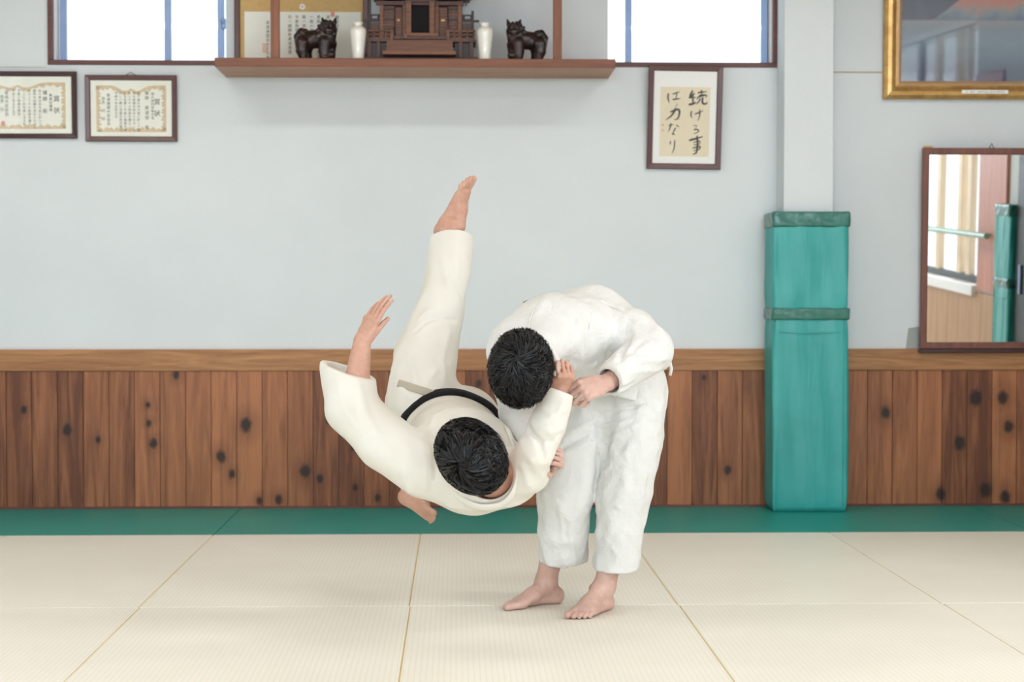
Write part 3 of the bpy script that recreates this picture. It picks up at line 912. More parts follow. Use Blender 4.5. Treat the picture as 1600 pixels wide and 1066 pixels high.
while xx < c - .02:
    wd = rr.uniform(.006, .011)
    if rr.random() < .8:
        for q in range(3):
            zz0 = .034 + q * .0035; n0 = len(vs); x2 = xx + wd * rr.uniform(.6, 1)
            vs += [(xx, -.0537, zz0), (x2, -.0537, zz0), (x2, -.0537, zz0 + .0016), (xx, -.0537, zz0 + .0016)]; fs.append((n0, n0 + 1, n0 + 2, n0 + 3))
    xx += wd + .004
me = bpy.data.meshes.new('plate_lettering'); me.from_pydata(vs, [], fs); me.update()
link_mesh('plate_lettering', me, m_ink, pl)['kind'] = 'stuff'
tag(r, 'large gold framed painting of a red mountain above a blue lake', 'painting')

# wall mirror leaning forward
m_mirror, nt, b = new_mat('mirror silver')
b.inputs['Metallic'].default_value = 1; b.inputs['Roughness'].default_value = .015; b.inputs['Base Color'].default_value = (.86, .88, .87, 1)
m_mframe = wood('red brown mirror frame', lin(100, 62, 54), lin(136, 90, 78), 'z', .4)
MA = at(1437, 545, YB - .05); MB_ = at(1760, 545, YB - .05); MT = at(1437, 231, YB - .08)
r = empty('wall_mirror', ((MA[0] + MB_[0]) / 2, YB - .034, MA[2]), (math.radians(2.1), 0, 0))
mw, mh = MB_[0] - MA[0], MT[2] - MA[2]
MB().ring(mw, mh, [(0, -.001), (0, -.022), (.004, -.026), (.030, -.026), (.036, -.022), (.036, -.001)]).build('frame', m_mframe, r)
MB().box((-mw / 2 + .034, -.012, .034), (mw / 2 - .034, -.006, mh - .034)).build('mirror_glass', m_mirror, r)
MB().tube([(-mw / 2 + .37, -.004, mh), (-mw / 2 + .382, -.002, mh + .026), (-mw / 2 + .394, -.004, mh)], .003, 6).build('hanger', m_wire, r)
MB().box((-mw / 2 + .006, -.016, mh + .0005), (-mw / 2 + .055, -.004, mh + .010), .002).build('tape_piece', plain('yellow tape', lin(196, 168, 96), .5), r)
tag(r, 'red brown framed wall mirror leaning out above the wooden rail, reflecting a window', 'mirror')
lg = at(1437, 548, YB - .05)
MB().box((lg[0] - .004, YB - .062, MA[2] - .022), (lg[0] + mw, YB - .0285, MA[2] - .002), .003).build('mirror_ledge', m_frame_dark)
tag(bpy.data.objects['mirror_ledge'], 'dark thin wooden ledge the mirror stands on', 'ledge')
ta = at(1414, 545, YB - .001); tb = at(1437, 510, YB - .001)
m_clear = glass_mat('clear tape film', (.86, .87, .86, 1), .04)
vs = [(ta[0] + .004, YB - .0015, ta[2]), (tb[0], YB - .0015, ta[2]), (tb[0], YB - .0015, tb[2]), (ta[0] + .018, YB - .0015, tb[2] - .01)]
tag(MB().prism([(v_[0], v_[2]) for v_ in vs], YB - .0015, YB - .0008).build('tape_patch', m_clear), 'patch of clear tape on the white wall by the lower mirror corner', 'tape')
# ---------------------------------------------------------------- the shrine shelf and what stands on it
m_shelf = wood('red brown shelf timber', lin(102, 58, 36), lin(140, 84, 54), 'x', .4)
m_shelfu = m_shelf
m_post = wood('red brown post timber', lin(108, 62, 40), lin(148, 92, 62), 'z', .4)
m_shr = wood('dark carved shrine wood', lin(58, 35, 28), lin(102, 64, 48), 'z', .4, 2.0)
m_shrl = wood('lighter shrine wood', lin(86, 54, 38), lin(134, 88, 62), 'x', .45, 2.0)
m_shrd = plain('deep brown carved wood', lin(46, 30, 26), .45, .2, 30)
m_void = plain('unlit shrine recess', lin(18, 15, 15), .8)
sf = at(335, 104, 9.19); sg = at(962, 104, 9.19)
sx0, sx1, sz0, sz1, sfy = sf[0], sg[0], sf[2], at(600, 91, 9.19)[2], 9.19
shelf = empty('shrine_shelf', ((sx0 + sx1) / 2, YB, sz0))
O = np.array(shelf.location)
MB().box((sx0, sfy, sz0 + .0005), (sx1, sfy + .03, sz1), .003).build('fascia', m_shelf, shelf, off=O)
MB().box((sx0 + .001, sfy + .002, sz0), (sx1 - .001, YB - .001, sz1 - .001), .001).build('board', wood('pale brown board', lin(150, 104, 78), lin(190, 142, 110), 'x', .5), shelf, off=O)
bp0, bp1 = at(353, 50, YB - .05)[0], at(950, 50, YB - .05)[0]
MB().box((bp0, YB - .05, sz1 + .0005), (bp1, YB - .013, 3.3)).build('back_panel', m_wall, shelf, off=O)
for u in (430, 871):
    p = at(u, 60, 9.235)[0]
    MB().box((p - .0225, 9.215, sz1 + .0005), (p + .0225, 9.26, 3.0), .003).build('post', m_post, shelf, off=O)
MB().box((bp0, 9.21, 3.0), (bp1, YB - .05, 3.05), .003).build('canopy', m_shelf, shelf, off=O)
tag(shelf, 'long red brown household shrine shelf with posts, mounted under the ceiling windows', 'shelf')
ZT = sz1 + .001

# framed document behind the left post
Y = YB - .055
a = at(367, 91, Y); c = at(576, 91, Y)
w = c[0] - a[0]; hh = at(367, -2, Y)[2] - ZT + .03
r = empty('framed_document', ((a[0] + c[0]) / 2, Y, ZT))
MB().ring(w, hh, [(0, -.001), (0, -.024), (.004, -.026), (.026, -.022), (.030, -.016), (.030, -.001)]).build('frame', m_frame_red, r)
u2x = lambda u: at(u, 50, Y - .012)[0] - r.location[0]
v2z = lambda v_: at(470, v_, Y - .012)[2] - ZT
MB().box((-w / 2 + .027, -.010, .027), (w / 2 - .027, -.004, hh - .027)).build('gold_mount', plain('tan gold mount', lin(206, 170, 108), .6, .06, 40), r)
MB().box((u2x(382), -.0125, .035), (u2x(564), -.0095, v2z(18.5)), ).build('document_sheet', m_paper, r)
cols = []
for i, (u, vt, s) in enumerate([(527, 24, '贈呈状之'), (513, 24, '柔道部'), (498, 24, '貴殿は永年に亘り柔道'), (487, 24, '一般の指導'), (475, 24, '葉一意専心後進育成'), (464, 24, '平素為御礼申上候'), (453, 24, '功一誠顕彰柔道連盟')]):
    cols.append((s, u2x(u), v2z(vt), 1.0))
cols.append(('柔道連盟会長之印章', u2x(418.5), v2z(33), 1.0))
text_block(r, cols, .021, m_ink, -.0129, pitch=1.12)
MB().box((u2x(517), -.0132, v2z(26)), (u2x(523), -.0126, v2z(18.6))).build('red_seal', m_seal, r)
sq = MB()
for k in range(4):
    sq.box((u2x(410) , -.0132, v2z(82) + k * .013), (u2x(419), -.0126, v2z(82) + k * .013 + .008))
sq.build('red_seal', plain('faded orange seal', lin(226, 176, 146), .7), r)
cx, cz = u2x(472.5), v2z(10.5)
em = MB()
em.prism([(cx + .0155 * (1 + .12 * math.cos(8 * t)) * math.cos(t), cz + .0155 * (1 + .12 * math.cos(8 * t)) * math.sin(t)) for t in [2 * math.pi * k / 64 for k in range(64)]], -.0130, -.0098)
em.build('crest', m_mat_white, r)
MB().prism([(cx + .0042 * math.cos(t), cz + .0042 * math.sin(t)) for t in [2 * math.pi * k / 20 for k in range(20)]], -.0136, -.0128).build('crest_centre', plain('red crest centre', lin(190, 50, 50), .6), r)
tag(r, 'framed handwritten document with gold mount behind the left lion dog', 'document')

# porcelain vases
m_porc = plain('white glazed porcelain', lin(236, 234, 224), .12, .02, coat=.5)
prof = [(.026, 0), (.030, .002), (.0315, .01), (.034, .05), (.0385, .10), (.0425, .135), (.0435, .150), (.041, .163), (.030, .172), (.0215, .176), (.020, .181), (.0235, .187), (.0265, .190), (.0265, .195), (.0225, .196), (.0185, .190), (.017, .180)]
for u, lab in ((559.5, 'white porcelain vase left of the wooden shrine'), (757.5, 'white porcelain vase right of the wooden shrine')):
    p = at(u, 90, 9.27)
    vs = MB().lathe(prof, n=40)
    for q in vs.bm.verts:                      # shallow vertical fluting
        rr_ = math.hypot(q.co.x, q.co.y); an = math.atan2(q.co.y, q.co.x)
        if .02 < q.co.z < .158: q.co.x *= 1 + .012 * math.cos(10 * an); q.co.y *= 1 + .012 * math.cos(10 * an)
    o = vs.build('vase', m_porc, None, (p[0], 9.27, ZT), True)
    tag(o, lab, 'vase', 'porcelain vases on the shrine shelf')

# carved lion dogs
m_lion, nt, b = new_mat('dark stained carved wood')
v = pos_scaled(nt, (1, 1, 1)); f = noise(nt, v, 22, 4)
nt.links.new(ramp(nt, f, [(.35, lin(20, 16, 18)), (.72, lin(62, 40, 36))]), b.inputs['Base Color'])
b.inputs['Roughness'].default_value = .3; bump(nt, b, noise(nt, v, 90, 3), .35, .003)

def lion(name, u0, u1, v0, flip, label):
    Yd = 9.30
    a = at(u0, 90, Yd)[0]; c = at(u1, 90, Yd)[0]; top = at(u0, v0, Yd)[2]
    W = c - a; H = top - ZT; kx, kz = W / 64.0, H / 68.0     # sketch units: 64 wide, 68 high, head to the right
    F = Field((-.14, -.10, -.01), (.14, .10, .27), .0032)
    P = lambda x, y, z: V((x - 32) * kx, y, z * kz)
    sc = (kx + kz) / 2
    R = lambda r_: r_ * sc
    # trunk, rump high and chest deep
    F.chain([P(15, .0, 32), P(27, .0, 34), P(40, -.008, 35), P(46, -.012, 34)], [R(15.5), R(14.5), R(16), R(16)], .01)
    # hind and front legs
    for s, dx in ((-1, 0), (1, 9)):
        F.chain([P(10 + dx * .6, s * .032, 26), P(9 + dx * .6, s * .036, 15), P(12 + dx * .6, s * .034, 4)], [R(12), R(9), R(7)], .008)
        F.ell(P(13.5 + dx * .6, s * .034 - .006, 3.2), (R(6.5), R(6), R(3.6)), .004)
        F.chain([P(45 + dx * .9, s * .034 - .01, 28), P(44 + dx * .9, s * .036 - .012, 14), P(45 + dx * .9, s * .036 - .014, 4)], [R(10), R(8.5), R(7.5)], .008)
        F.ell(P(47 + dx * .9, s * .036 - .02, 3.2), (R(6.5), R(6.5), R(3.6)), .004)
    # mane, head turned towards the room
    F.ell(P(49, -.02, 45), (R(15), R(13), R(17)), .012)
    F.ell(P(51, -.048, 50), (R(10.5), R(9), R(11)), .008)
    F.ell(P(52, -.070, 45), (R(7.5), R(6), R(5.5)), .005)
    F.ell(P(52, -.080, 47), (R(3.2), R(2.5), R(2.2)), .003)
    for s in (-1, 1):
        F.ell(P(52 + s * 4.6, -.072, 53), (R(2.6), R(2.2), R(2.2)), .002)
        F.chain([P(52 + s * 8, -.040, 58), P(52 + s * 10.5, -.038, 66)], [R(4.2), R(1.6)], .003)
        F.chain([P(52 + s * 2, -.074, 57), P(52 + s * 7, -.068, 57.5)], [R(1.6), R(1.2)], .002)
    F.seg(P(47, -.078, 41), P(57, -.078, 41), R(1.5), R(1.5), .003, 'sub')
    rg = random.Random(3)
    for k in range(26):                         # mane curls
        an = k / 26 * 6.283; rr_ = 12.5 + 1.5 * math.sin(k * 3)
        F.ell(P(49 + rr_ * math.cos(an), -.030 + .012 * math.sin(k * 2.3), 47 + rr_ * 1.05 * math.sin(an)), (R(3.2),) * 3, .003)
    for k in range(10):
        F.ell(P(38 + k % 5 * 2.2, -.040 - .004 * (k % 3), 40 - k * 1.5), (R(2.8),) * 3, .003)
    # tail plume over the rump
    F.chain([P(2, 0, 28), P(2, 0, 38), P(8, 0, 46), P(15, 0, 47)], [R(4), R(6), R(6), R(4)], .006)
    for k in range(8): F.ell(P(1 + k * 2.0, -.034 + .010 * (k % 2), 30 + 14 * math.sin(k * .35)), (R(3.4),) * 3, .003)
    # carved ball under the front paw
    F.ell(P(56, -.045, 8), (R(6.5),) * 3, .002)
    v_, f_ = F.mesh()
    if flip: v_ = v_ * np.array([-1, 1, 1]); f_ = f_[:, ::-1]
    v_[:, 2] = np.maximum(v_[:, 2], 0.0)
    o = mesh_np(name, v_, f_, m_lion, None, True, ((a + c) / 2, Yd, ZT))
    tag(o, label, 'statue', 'carved lion dogs on the shrine shelf')
lion('lion_dog_statue', 463, 527, 28, False, 'dark carved lion dog in front of the framed document, head to the right')
lion('lion_dog_statue', 791, 853, 31, True, 'dark carved lion dog beside the right shelf post, head to the left')

# the miniature shrine
Ys = 9.32
cxs = at(658, 90, Ys)[0]
S = 1 / 295.0
sh = empty('household_shrine', (cxs, Ys, ZT))
X = lambda u: (u - 660) * S
Z = lambda v_: (96 - v_) * S
def sbox(name, u0, u1, vt, vb, y0, y1, mat, bev=.0012, par=sh):
    return MB().box((X(u0), y0, Z(vb)), (X(u1), y1, Z(vt)), bev).build(name, mat, par)
sbox('base_plinth', 572, 748, 89, 96, -.01, .20, m_shrd)
# stairs in the middle, each tread a piece
for k in range(6):
    sbox('stair_tread', 607 - (0 if k else 5), 709 + (0 if k else 5), 84 - k * 4.0, 89.5 - k * 4.0, -.115 + k * .017, -.008, m_shrl, .0008)
# gallery floor
sbox('gallery_floor', 575, 745, 62, 66, -.012, .20, m_shr)
for u in (580, 594, 721, 738):
    sbox('stilt', u - 3, u + 3, 66, 90, -.008, .012, m_shr)
for u0, u1 in ((583, 591), (597, 607), (712, 718), (724, 735)):
    sbox('crawl_panel', u0, u1, 67, 90, .004, .008, m_shrd)
# balustrades
for u0, u1 in ((576, 617), (699, 744)):
    p = sbox('balustrade', u0, u1, 47.5, 50.5, -.010, -.002, m_shrl)
    sbox('lower_rail', u0, u1, 54, 56, -.010, -.002, m_shrl, par=p)
    sbox('sill_rail', u0, u1, 60, 63, -.010, -.002, m_shrl, par=p)
    for k in range(5):
        u = u0 + 2 + (u1 - u0 - 4) * k / 4
        sbox('baluster', u - 1.1, u + 1.1, 47, 61, -.010, -.003, m_shrl, par=p)
for u in (615, 701.5):
    MB().box((X(u - 2.6), -.016, Z(64)), (X(u + 2.6), -.003, Z(46.5)), .0015).lathe([(.005, 0), (.0085, .004), (.0085, .009), (.001, .016)], (X(u), -.0095, Z(46.5)), 12).build('newel_post', m_shrl, sh)
# hall: walls, posts, doors open on a dark recess
sbox('back_wall', 596, 724, 0, 62, .16, .166, m_shrd)
sbox('recess', 643, 675, 4, 54, .030, .034, m_void)
for u in (599, 634.5, 684.5, 720):
    sbox('hall_post', u - 3, u + 3, 2, 62, -.004 if 610 < u < 700 else .0, .012, m_shrl)
for u0, u1 in ((602, 619), (702, 717)):
    p = sbox('wall_panel', u0, u1, 10, 62, .010, .016, m_shr)
    for k in range(5): sbox('lattice_bar', u0, u1, 14 + k * 8, 16 + k * 8, .005, .010, m_shrl if k % 2 else m_shrd, par=p)
for u0, u1 in ((620, 631), (688, 701)):
    p = sbox('side_door', u0, u1, 12, 60, .004, .012, m_shr)
    for k in range(10): sbox('slat', u0 + 1, u1 - 1, 14 + k * 4.4, 16 + k * 4.4, .001, .004, m_shrl, par=p)
    sbox('door_latch', u0 + 3, u1 - 4, 30.5, 34, -.002, .001, plain('brass latch', lin(190, 140, 84), .35, metal=.4), par=p)
for u0, u1 in ((637, 645), (673, 681)):
    sbox('open_door', u0, u1, 4, 53, -.030, -.004, m_shrl)
sbox('door_lintel', 636, 683, -1, 5, -.020, .030, m_shr)
sbox('threshold', 632, 687, 53, 58, -.035, .03, m_shrl)
sbox('step_ledge', 618, 700, 57.5, 62.5, -.028, -.012, m_shr)
sbox('small_stand', 634, 639, 56.5, 62, -.046, -.036, m_shrl)
sbox('beam', 590, 726, 3, 9, -.006, .02, m_shr)
sbox('upper_beam', 594, 722, -8, 1, -.012, .03, m_shrd)
# side wings with hanging cross bars
for s, c0 in ((-1, 584), (1, 736)):
    lo, hi = min(c0, c0 + s * 9), max(c0, c0 + s * 9)
    sbox('wing_post', c0 + s * 4 - 2, c0 + s * 4 + 2, 16 if s > 0 else -2, 60, .020, .034, m_shrd)
    q0, q1 = (724, 740) if s > 0 else (580, 596)
    p = sbox('wing_screen', q0, q1, 35, 58, .026, .030, m_shr)
    sbox('wing_bar', 724 if s > 0 else 569, 750 if s > 0 else 596, 30.5, 34, .018, .026, m_shrd)
    tri = [(X(q0), Z(31)), (X(q1), Z(31)), (X(q1), Z(22)), (X(q0), Z(22))]
    fr = MB().box((X(q0), .022, Z(31)), (X(q1), .028, Z(28.6)))
    fr.box((X(q0), .022, Z(24.5)), (X(q1), .028, Z(22)))
    fr.box((X(q0), .022, Z(29)), (X(q0 + 4), .028, Z(24))).box((X(q1 - 4), .022, Z(29)), (X(q1), .028, Z(24)))
    fr.build('wing_fretwork', m_shrd, sh)
# roof: eaves with rafters, thick thatch slab and ridge (above the photograph)
for k in range(26):
    u = 590 + k * 5.6
    sbox('rafter', u - 1.1, u + 1.1, -5.5, -1.5 + (2.0 if k > 20 else 0), -.10, .19, m_shrl, .0005)
sbox('eave_board', 585, 736, -10, -5, -.11, .21, m_shrd)
MB().prism([(X(580), Z(-9)), (X(740), Z(-9)), (X(726), Z(-30)), (X(690), Z(-55)), (X(662), Z(-66)), (X(658), Z(-66)), (X(630), Z(-55)), (X(594), Z(-30))], -.115, .21).build('roof', m_shr, sh)
sbox('ridge_beam', 654, 666, -72, -64, -.12, .215, m_shrd)
tag(sh, 'miniature wooden shrine with stairs, railings and open dark doorway on the shelf', 'shrine')
# ---------------------------------------------------------------- the two judo players
m_gi, nt, b = new_mat('white cotton judo cloth')
v = pos_scaled(nt, (1, 1, 1))
f = noise(nt, v, 7, 4)
nt.links.new(ramp(nt, f, [(.3, lin(212, 213, 210)), (.7, lin(221, 222, 220))]), b.inputs['Base Color'])
b.inputs['Roughness'].default_value = .9; b.inputs['Specular IOR Level'].default_value = .15
n1 = noise(nt, v, 16, 3, .5, .8); n2 = noise(nt, v, 48, 3, .55, .6); n3 = noise(nt, v, 420, 2)
hh = mth(nt, 'ADD', mth(nt, 'MULTIPLY', n1, .6), mth(nt, 'ADD', mth(nt, 'MULTIPLY', n2, .28), mth(nt, 'MULTIPLY', n3, .06)))
bump(nt, b, hh, .6, .020)

m_gic, nt, b = new_mat('cream cotton judo cloth')
v = pos_scaled(nt, (1, 1, 1))
f = noise(nt, v, 6, 4)
nt.links.new(ramp(nt, f, [(.3, lin(216, 213, 203)), (.7, lin(224, 222, 214))]), b.inputs['Base Color'])
b.inputs['Roughness'].default_value = .9; b.inputs['Specular IOR Level'].default_value = .15
n1 = noise(nt, v, 11, 3, .5, .8); n3 = noise(nt, v, 420, 2)
bump(nt, b, mth(nt, 'ADD', mth(nt, 'MULTIPLY', n1, .6), mth(nt, 'MULTIPLY', n3, .06)), .3, .014)

m_belt = plain('black cotton belt', lin(28, 27, 30), .8, .2, 60, spec=.2)
m_stitch = plain('raised stitched seam', lin(238, 235, 226), .9, .02, spec=.15)

def skin_mat(name, d, l):
    m, nt, b = new_mat(name)
    v = pos_scaled(nt, (1, 1, 1))
    f = mth(nt, 'ADD', mth(nt, 'MULTIPLY', noise(nt, v, 9, 3), .6), mth(nt, 'MULTIPLY', noise(nt, v, 60, 3), .4))
    nt.links.new(ramp(nt, f, [(.3, d), (.7, l)]), b.inputs['Base Color'])
    b.inputs['Roughness'].default_value = .48
    b.inputs['Subsurface Weight'].default_value = .08
    b.inputs['Subsurface Radius'].default_value = (.012, .005, .003)
    bump(nt, b, noise(nt, v, 160, 3), .08, .002)
    return m
m_skin = skin_mat('skin', lin(186, 148, 134), lin(208, 174, 162))
m_skin2 = skin_mat('warm skin', lin(182, 136, 116), lin(206, 162, 142))
m_hair, nt, b = new_mat('black hair')
v = pos_scaled(nt, (1, 1, 1))
nt.links.new(ramp(nt, noise(nt, v, 60, 2), [(.3, lin(6, 6, 8)), (.7, lin(14, 14, 17))]), b.inputs['Base Color'])
b.inputs['Roughness'].default_value = .34; b.inputs['Specular IOR Level'].default_value = .32
m_eye = plain('eye white', lin(232, 228, 222), .2, .02)
m_iris = plain('dark iris', lin(40, 26, 20), .2)
m_lip = plain('lips', lin(188, 122, 112), .45, .05)

def hand(F, wrist, fwd, dorsal, left, curl=(60, 80, 50), spread=1.0, thumb=(35, 40), s=1.0, kf=.0035):
    """palm, four unequal fingers with three bending bones each and a thumb off the side; curl in degrees"""
    w = np.asarray(wrist, float); f = nrm(fwd); d = np.asarray(dorsal, float); d = nrm(d - f * (d @ f))
    lat = np.cross(f, d) * (1 if left else -1)          # towards the thumb
    Pl = lambda a, l_, n_: w + (f * a + lat * l_ + d * n_) * s
    F.seg(Pl(-.012, 0, 0), Pl(.030, 0, 0), (.027 * s, .020 * s), (.037 * s, .016 * s), .012, side=lat)
    F.seg(Pl(.030, 0, 0), Pl(.084, .000, .001), (.037 * s, .016 * s), (.040 * s, .0125 * s), .008, side=lat)
    F.seg(Pl(.018, .018, -.008), Pl(.055, .026, -.010), .013 * s, .011 * s, .010)
    rows = [(.030, .088, (.044, .026, .021), .0088), (.0105, .092, (.049, .030, .022), .0090), (-.0095, .089, (.045, .028, .021), .0086), (-.0285, .081, (.035, .021, .019), .0076)]
    for i, (lt, a, ln, r) in enumerate(rows):
        p = Pl(a, lt, -.001)
        F.ell(Pl(a - .004, lt, .006), (.0088 * s,) * 3, .005)
        ang = 0; side_t = math.radians((1.5 - i) * 3.0 * spread)
        for j in range(3):
            cj = curl[i][j] if isinstance(curl[0], (tuple, list)) else curl[j] * (1 - .06 * (1.5 - i) * (j > 0))
            ang += math.radians(cj)
            dr = f * math.cos(ang) - d * math.sin(ang)
            dr = nrm(dr + lat * math.sin(side_t) * math.cos(ang))
            q = p + dr * ln[j] * s
            r0 = r * s * (1 - .10 * j); r1 = r * s * (.93 - .11 * j)
            F.seg(p, q, r0, r1, kf)
            p = q
    # thumb: leaves the side of the palm near its base
    t0 = Pl(.016, .024, -.006)
    a1, a2 = math.radians(thumb[0]), math.radians(thumb[1])
    d1 = nrm(f * math.cos(a1) + lat * math.sin(a1) - d * .35)
    t1 = t0 + d1 * .042 * s
    d2 = nrm(f * math.cos(a1 * .5) + lat * math.sin(a1 * .5) - d * math.sin(a2) * 1.1)
    t2 = t1 + d2 * .032 * s
    d3 = nrm(f * math.cos(a1 * .2) + lat * math.sin(a1 * .2) * .3 - d * math.sin(a2) * 1.7)
    t3 = t2 + d3 * .026 * s
    F.seg(t0, t1, .0145 * s, .0115 * s, .009); F.seg(t1, t2, .0108 * s, .0100 * s, .004); F.seg(t2, t3, .0100 * s, .0080 * s, .003)

def foot(F, heel, fwd, up, medial, s=1.0, ankle_top=None):
    h = np.asarray(heel, float); f = nrm(fwd); u = np.asarray(up, float); u = nrm(u - f * (u @ f)); m = np.cross(f, u)
    if m @ np.asarray(medial, float) < 0: m = -m
    Pl = lambda a, l_, z: h + (f * a + m * l_ + u * z) * s
    M = np.stack([m, f, u], 1)
    F.ell(Pl(.008, 0, .030), (.031 * s, .036 * s, .033 * s), .01, M=M)
    ank = Pl(.048, .001, .092) if ankle_top is None else ankle_top
    F.seg(ank, Pl(.030, 0, .045), .037 * s, .033 * s, .02)
    F.seg(Pl(.055, .003, .070), Pl(.115, .006, .042), .032 * s, .027 * s, .025)
    F.seg(Pl(.115, .006, .042), Pl(.178, .006, .020), (.036 * s, .024 * s), (.043 * s, .016 * s), .02, side=m)
    F.seg(Pl(.010, -.006, .022), Pl(.160, -.014, .016), (.028 * s, .020 * s), (.030 * s, .014 * s), .02, side=m)
    F.ell(Pl(.045, .031, .080), (.013 * s,) * 3, .014); F.ell(Pl(.040, -.031, .070), (.013 * s,) * 3, .014)
    F.seg(Pl(.165, .026, .018), Pl(.185, .030, .017), .016 * s, .015 * s, .01)
    for a, l_ in ((.212, .0185), (.208, -.0005), (.200, -.0163), (.190, -.0302)):
        F.seg(Pl(a, l_, .030), Pl(a + .03, l_, .022), .0030 * s, .0030 * s, .004, 'sub')
    toes = [(.196, .030, .050, .0128), (.200, .0075, .042, .0092), (.195, -.009, .036, .0086), (.186, -.0235, .031, .0082), (.174, -.0365, .027, .0078)]
    for a, l_, ln, r in toes:
        p0 = Pl(a - .012, l_, .016); p1 = Pl(a + ln * .45, l_, .0165 if r < .012 else .015); p2 = Pl(a + ln * .86, l_, r + .001)
        F.seg(p0, p1, r * s, r * s * .95, .003); F.seg(p1, p2, r * s * .98, r * s * 1.02, .002)

def head(F, c, up, fwd, s=1.0, ear=.079):
    """skull, jaw, nose, brow, lips, ears; returns the local-to-room function and its axes"""
    M = frame3(fwd, up); Pl = lambda x, y, z: np.asarray(c, float) + M @ (V(x, y, z) * s)
    F.ell(Pl(0, -.012, .030), (.075 * s, .096 * s, .086 * s), .01, M=M)
    F.ell(Pl(0, .018, -.030), (.062 * s, .070 * s, .082 * s), .03, M=M)
    F.ell(Pl(0, .060, -.088), (.028 * s, .022 * s, .020 * s), .03, M=M)
    for q in (-1, 1):
        F.ell(Pl(q * .040, .056, -.026), (.024 * s, .022 * s, .020 * s), .02, M=M)
        F.ell(Pl(q * .031, .090, .002), (.019 * s, .012 * s, .012 * s), .012, 'sub', M=M)
        F.ell(Pl(q * .031, .072, .002), (.016 * s, .016 * s, .011 * s), .004, M=M)
        F.seg(Pl(q * .014, .086, .020), Pl(q * .046, .074, .021), .009 * s, .007 * s, .012)
        E = frame3(M @ V(q * .25, 1, 0), M @ V(0, 0, 1))
        F.ell(Pl(q * ear, -.012, -.006), (.010 * s, .020 * s, .033 * s), .012, M=E)
        F.ell(Pl(q * (ear + .008), -.006, -.004), (.006 * s, .011 * s, .020 * s), .004, 'sub', M=E)
    F.seg(Pl(0, .088, .010), Pl(0, .106, -.028), .0075 * s, .0115 * s, .012)
    for q in (-1, 1): F.ell(Pl(q * .012, .094, -.031), (.0085 * s,) * 3, .007)
    F.seg(Pl(-.018, .083, -.060), Pl(.018, .083, -.060), .007 * s, .007 * s, .008)
    F.seg(Pl(-.016, .081, -.070), Pl(.016, .081, -.070), .0075 * s, .0075 * s, .008)
    F.seg(Pl(-.022, .092, -.0648), Pl(.022, .092, -.0648), .002 * s, .002 * s, .002, 'sub')
    return Pl, M

def face_parts(par, org, Pl, M, s=1.0):
    o = np.asarray(org)
    for q in (-1, 1):
        c = Pl(q * .031, .078, .002) - o
        e = MB(); bmesh.ops.create_uvsphere(e.bm, u_segments=16, v_segments=10, radius=.0115 * s)
        eo = e.build('eye', m_eye, par, tuple(c), True)
        ii = MB(); bmesh.ops.create_uvsphere(ii.bm, u_segments=12, v_segments=8, radius=.0056 * s)
        ii.build('iris', m_iris, eo, tuple(M @ V(0, .0072, 0) * s), True)
        p = [Pl(q * x, y, z) - o for x, y, z in ((.014, .097, .026), (.028, .094, .031), (.044, .082, .028))]
        MB().tube(p, [.0032 * s, .0036 * s, .0018 * s], 8).build('eyebrow', m_hair, par)
    MB().tube([Pl(x, y, -.0645) - o for x, y in ((-.021, .083), (-.010, .0905), (0, .0915), (.010, .0905), (.021, .083))], [.002 * s, .0042 * s, .0045 * s, .0042 * s, .002 * s], 8).build('lips', m_lip, par)

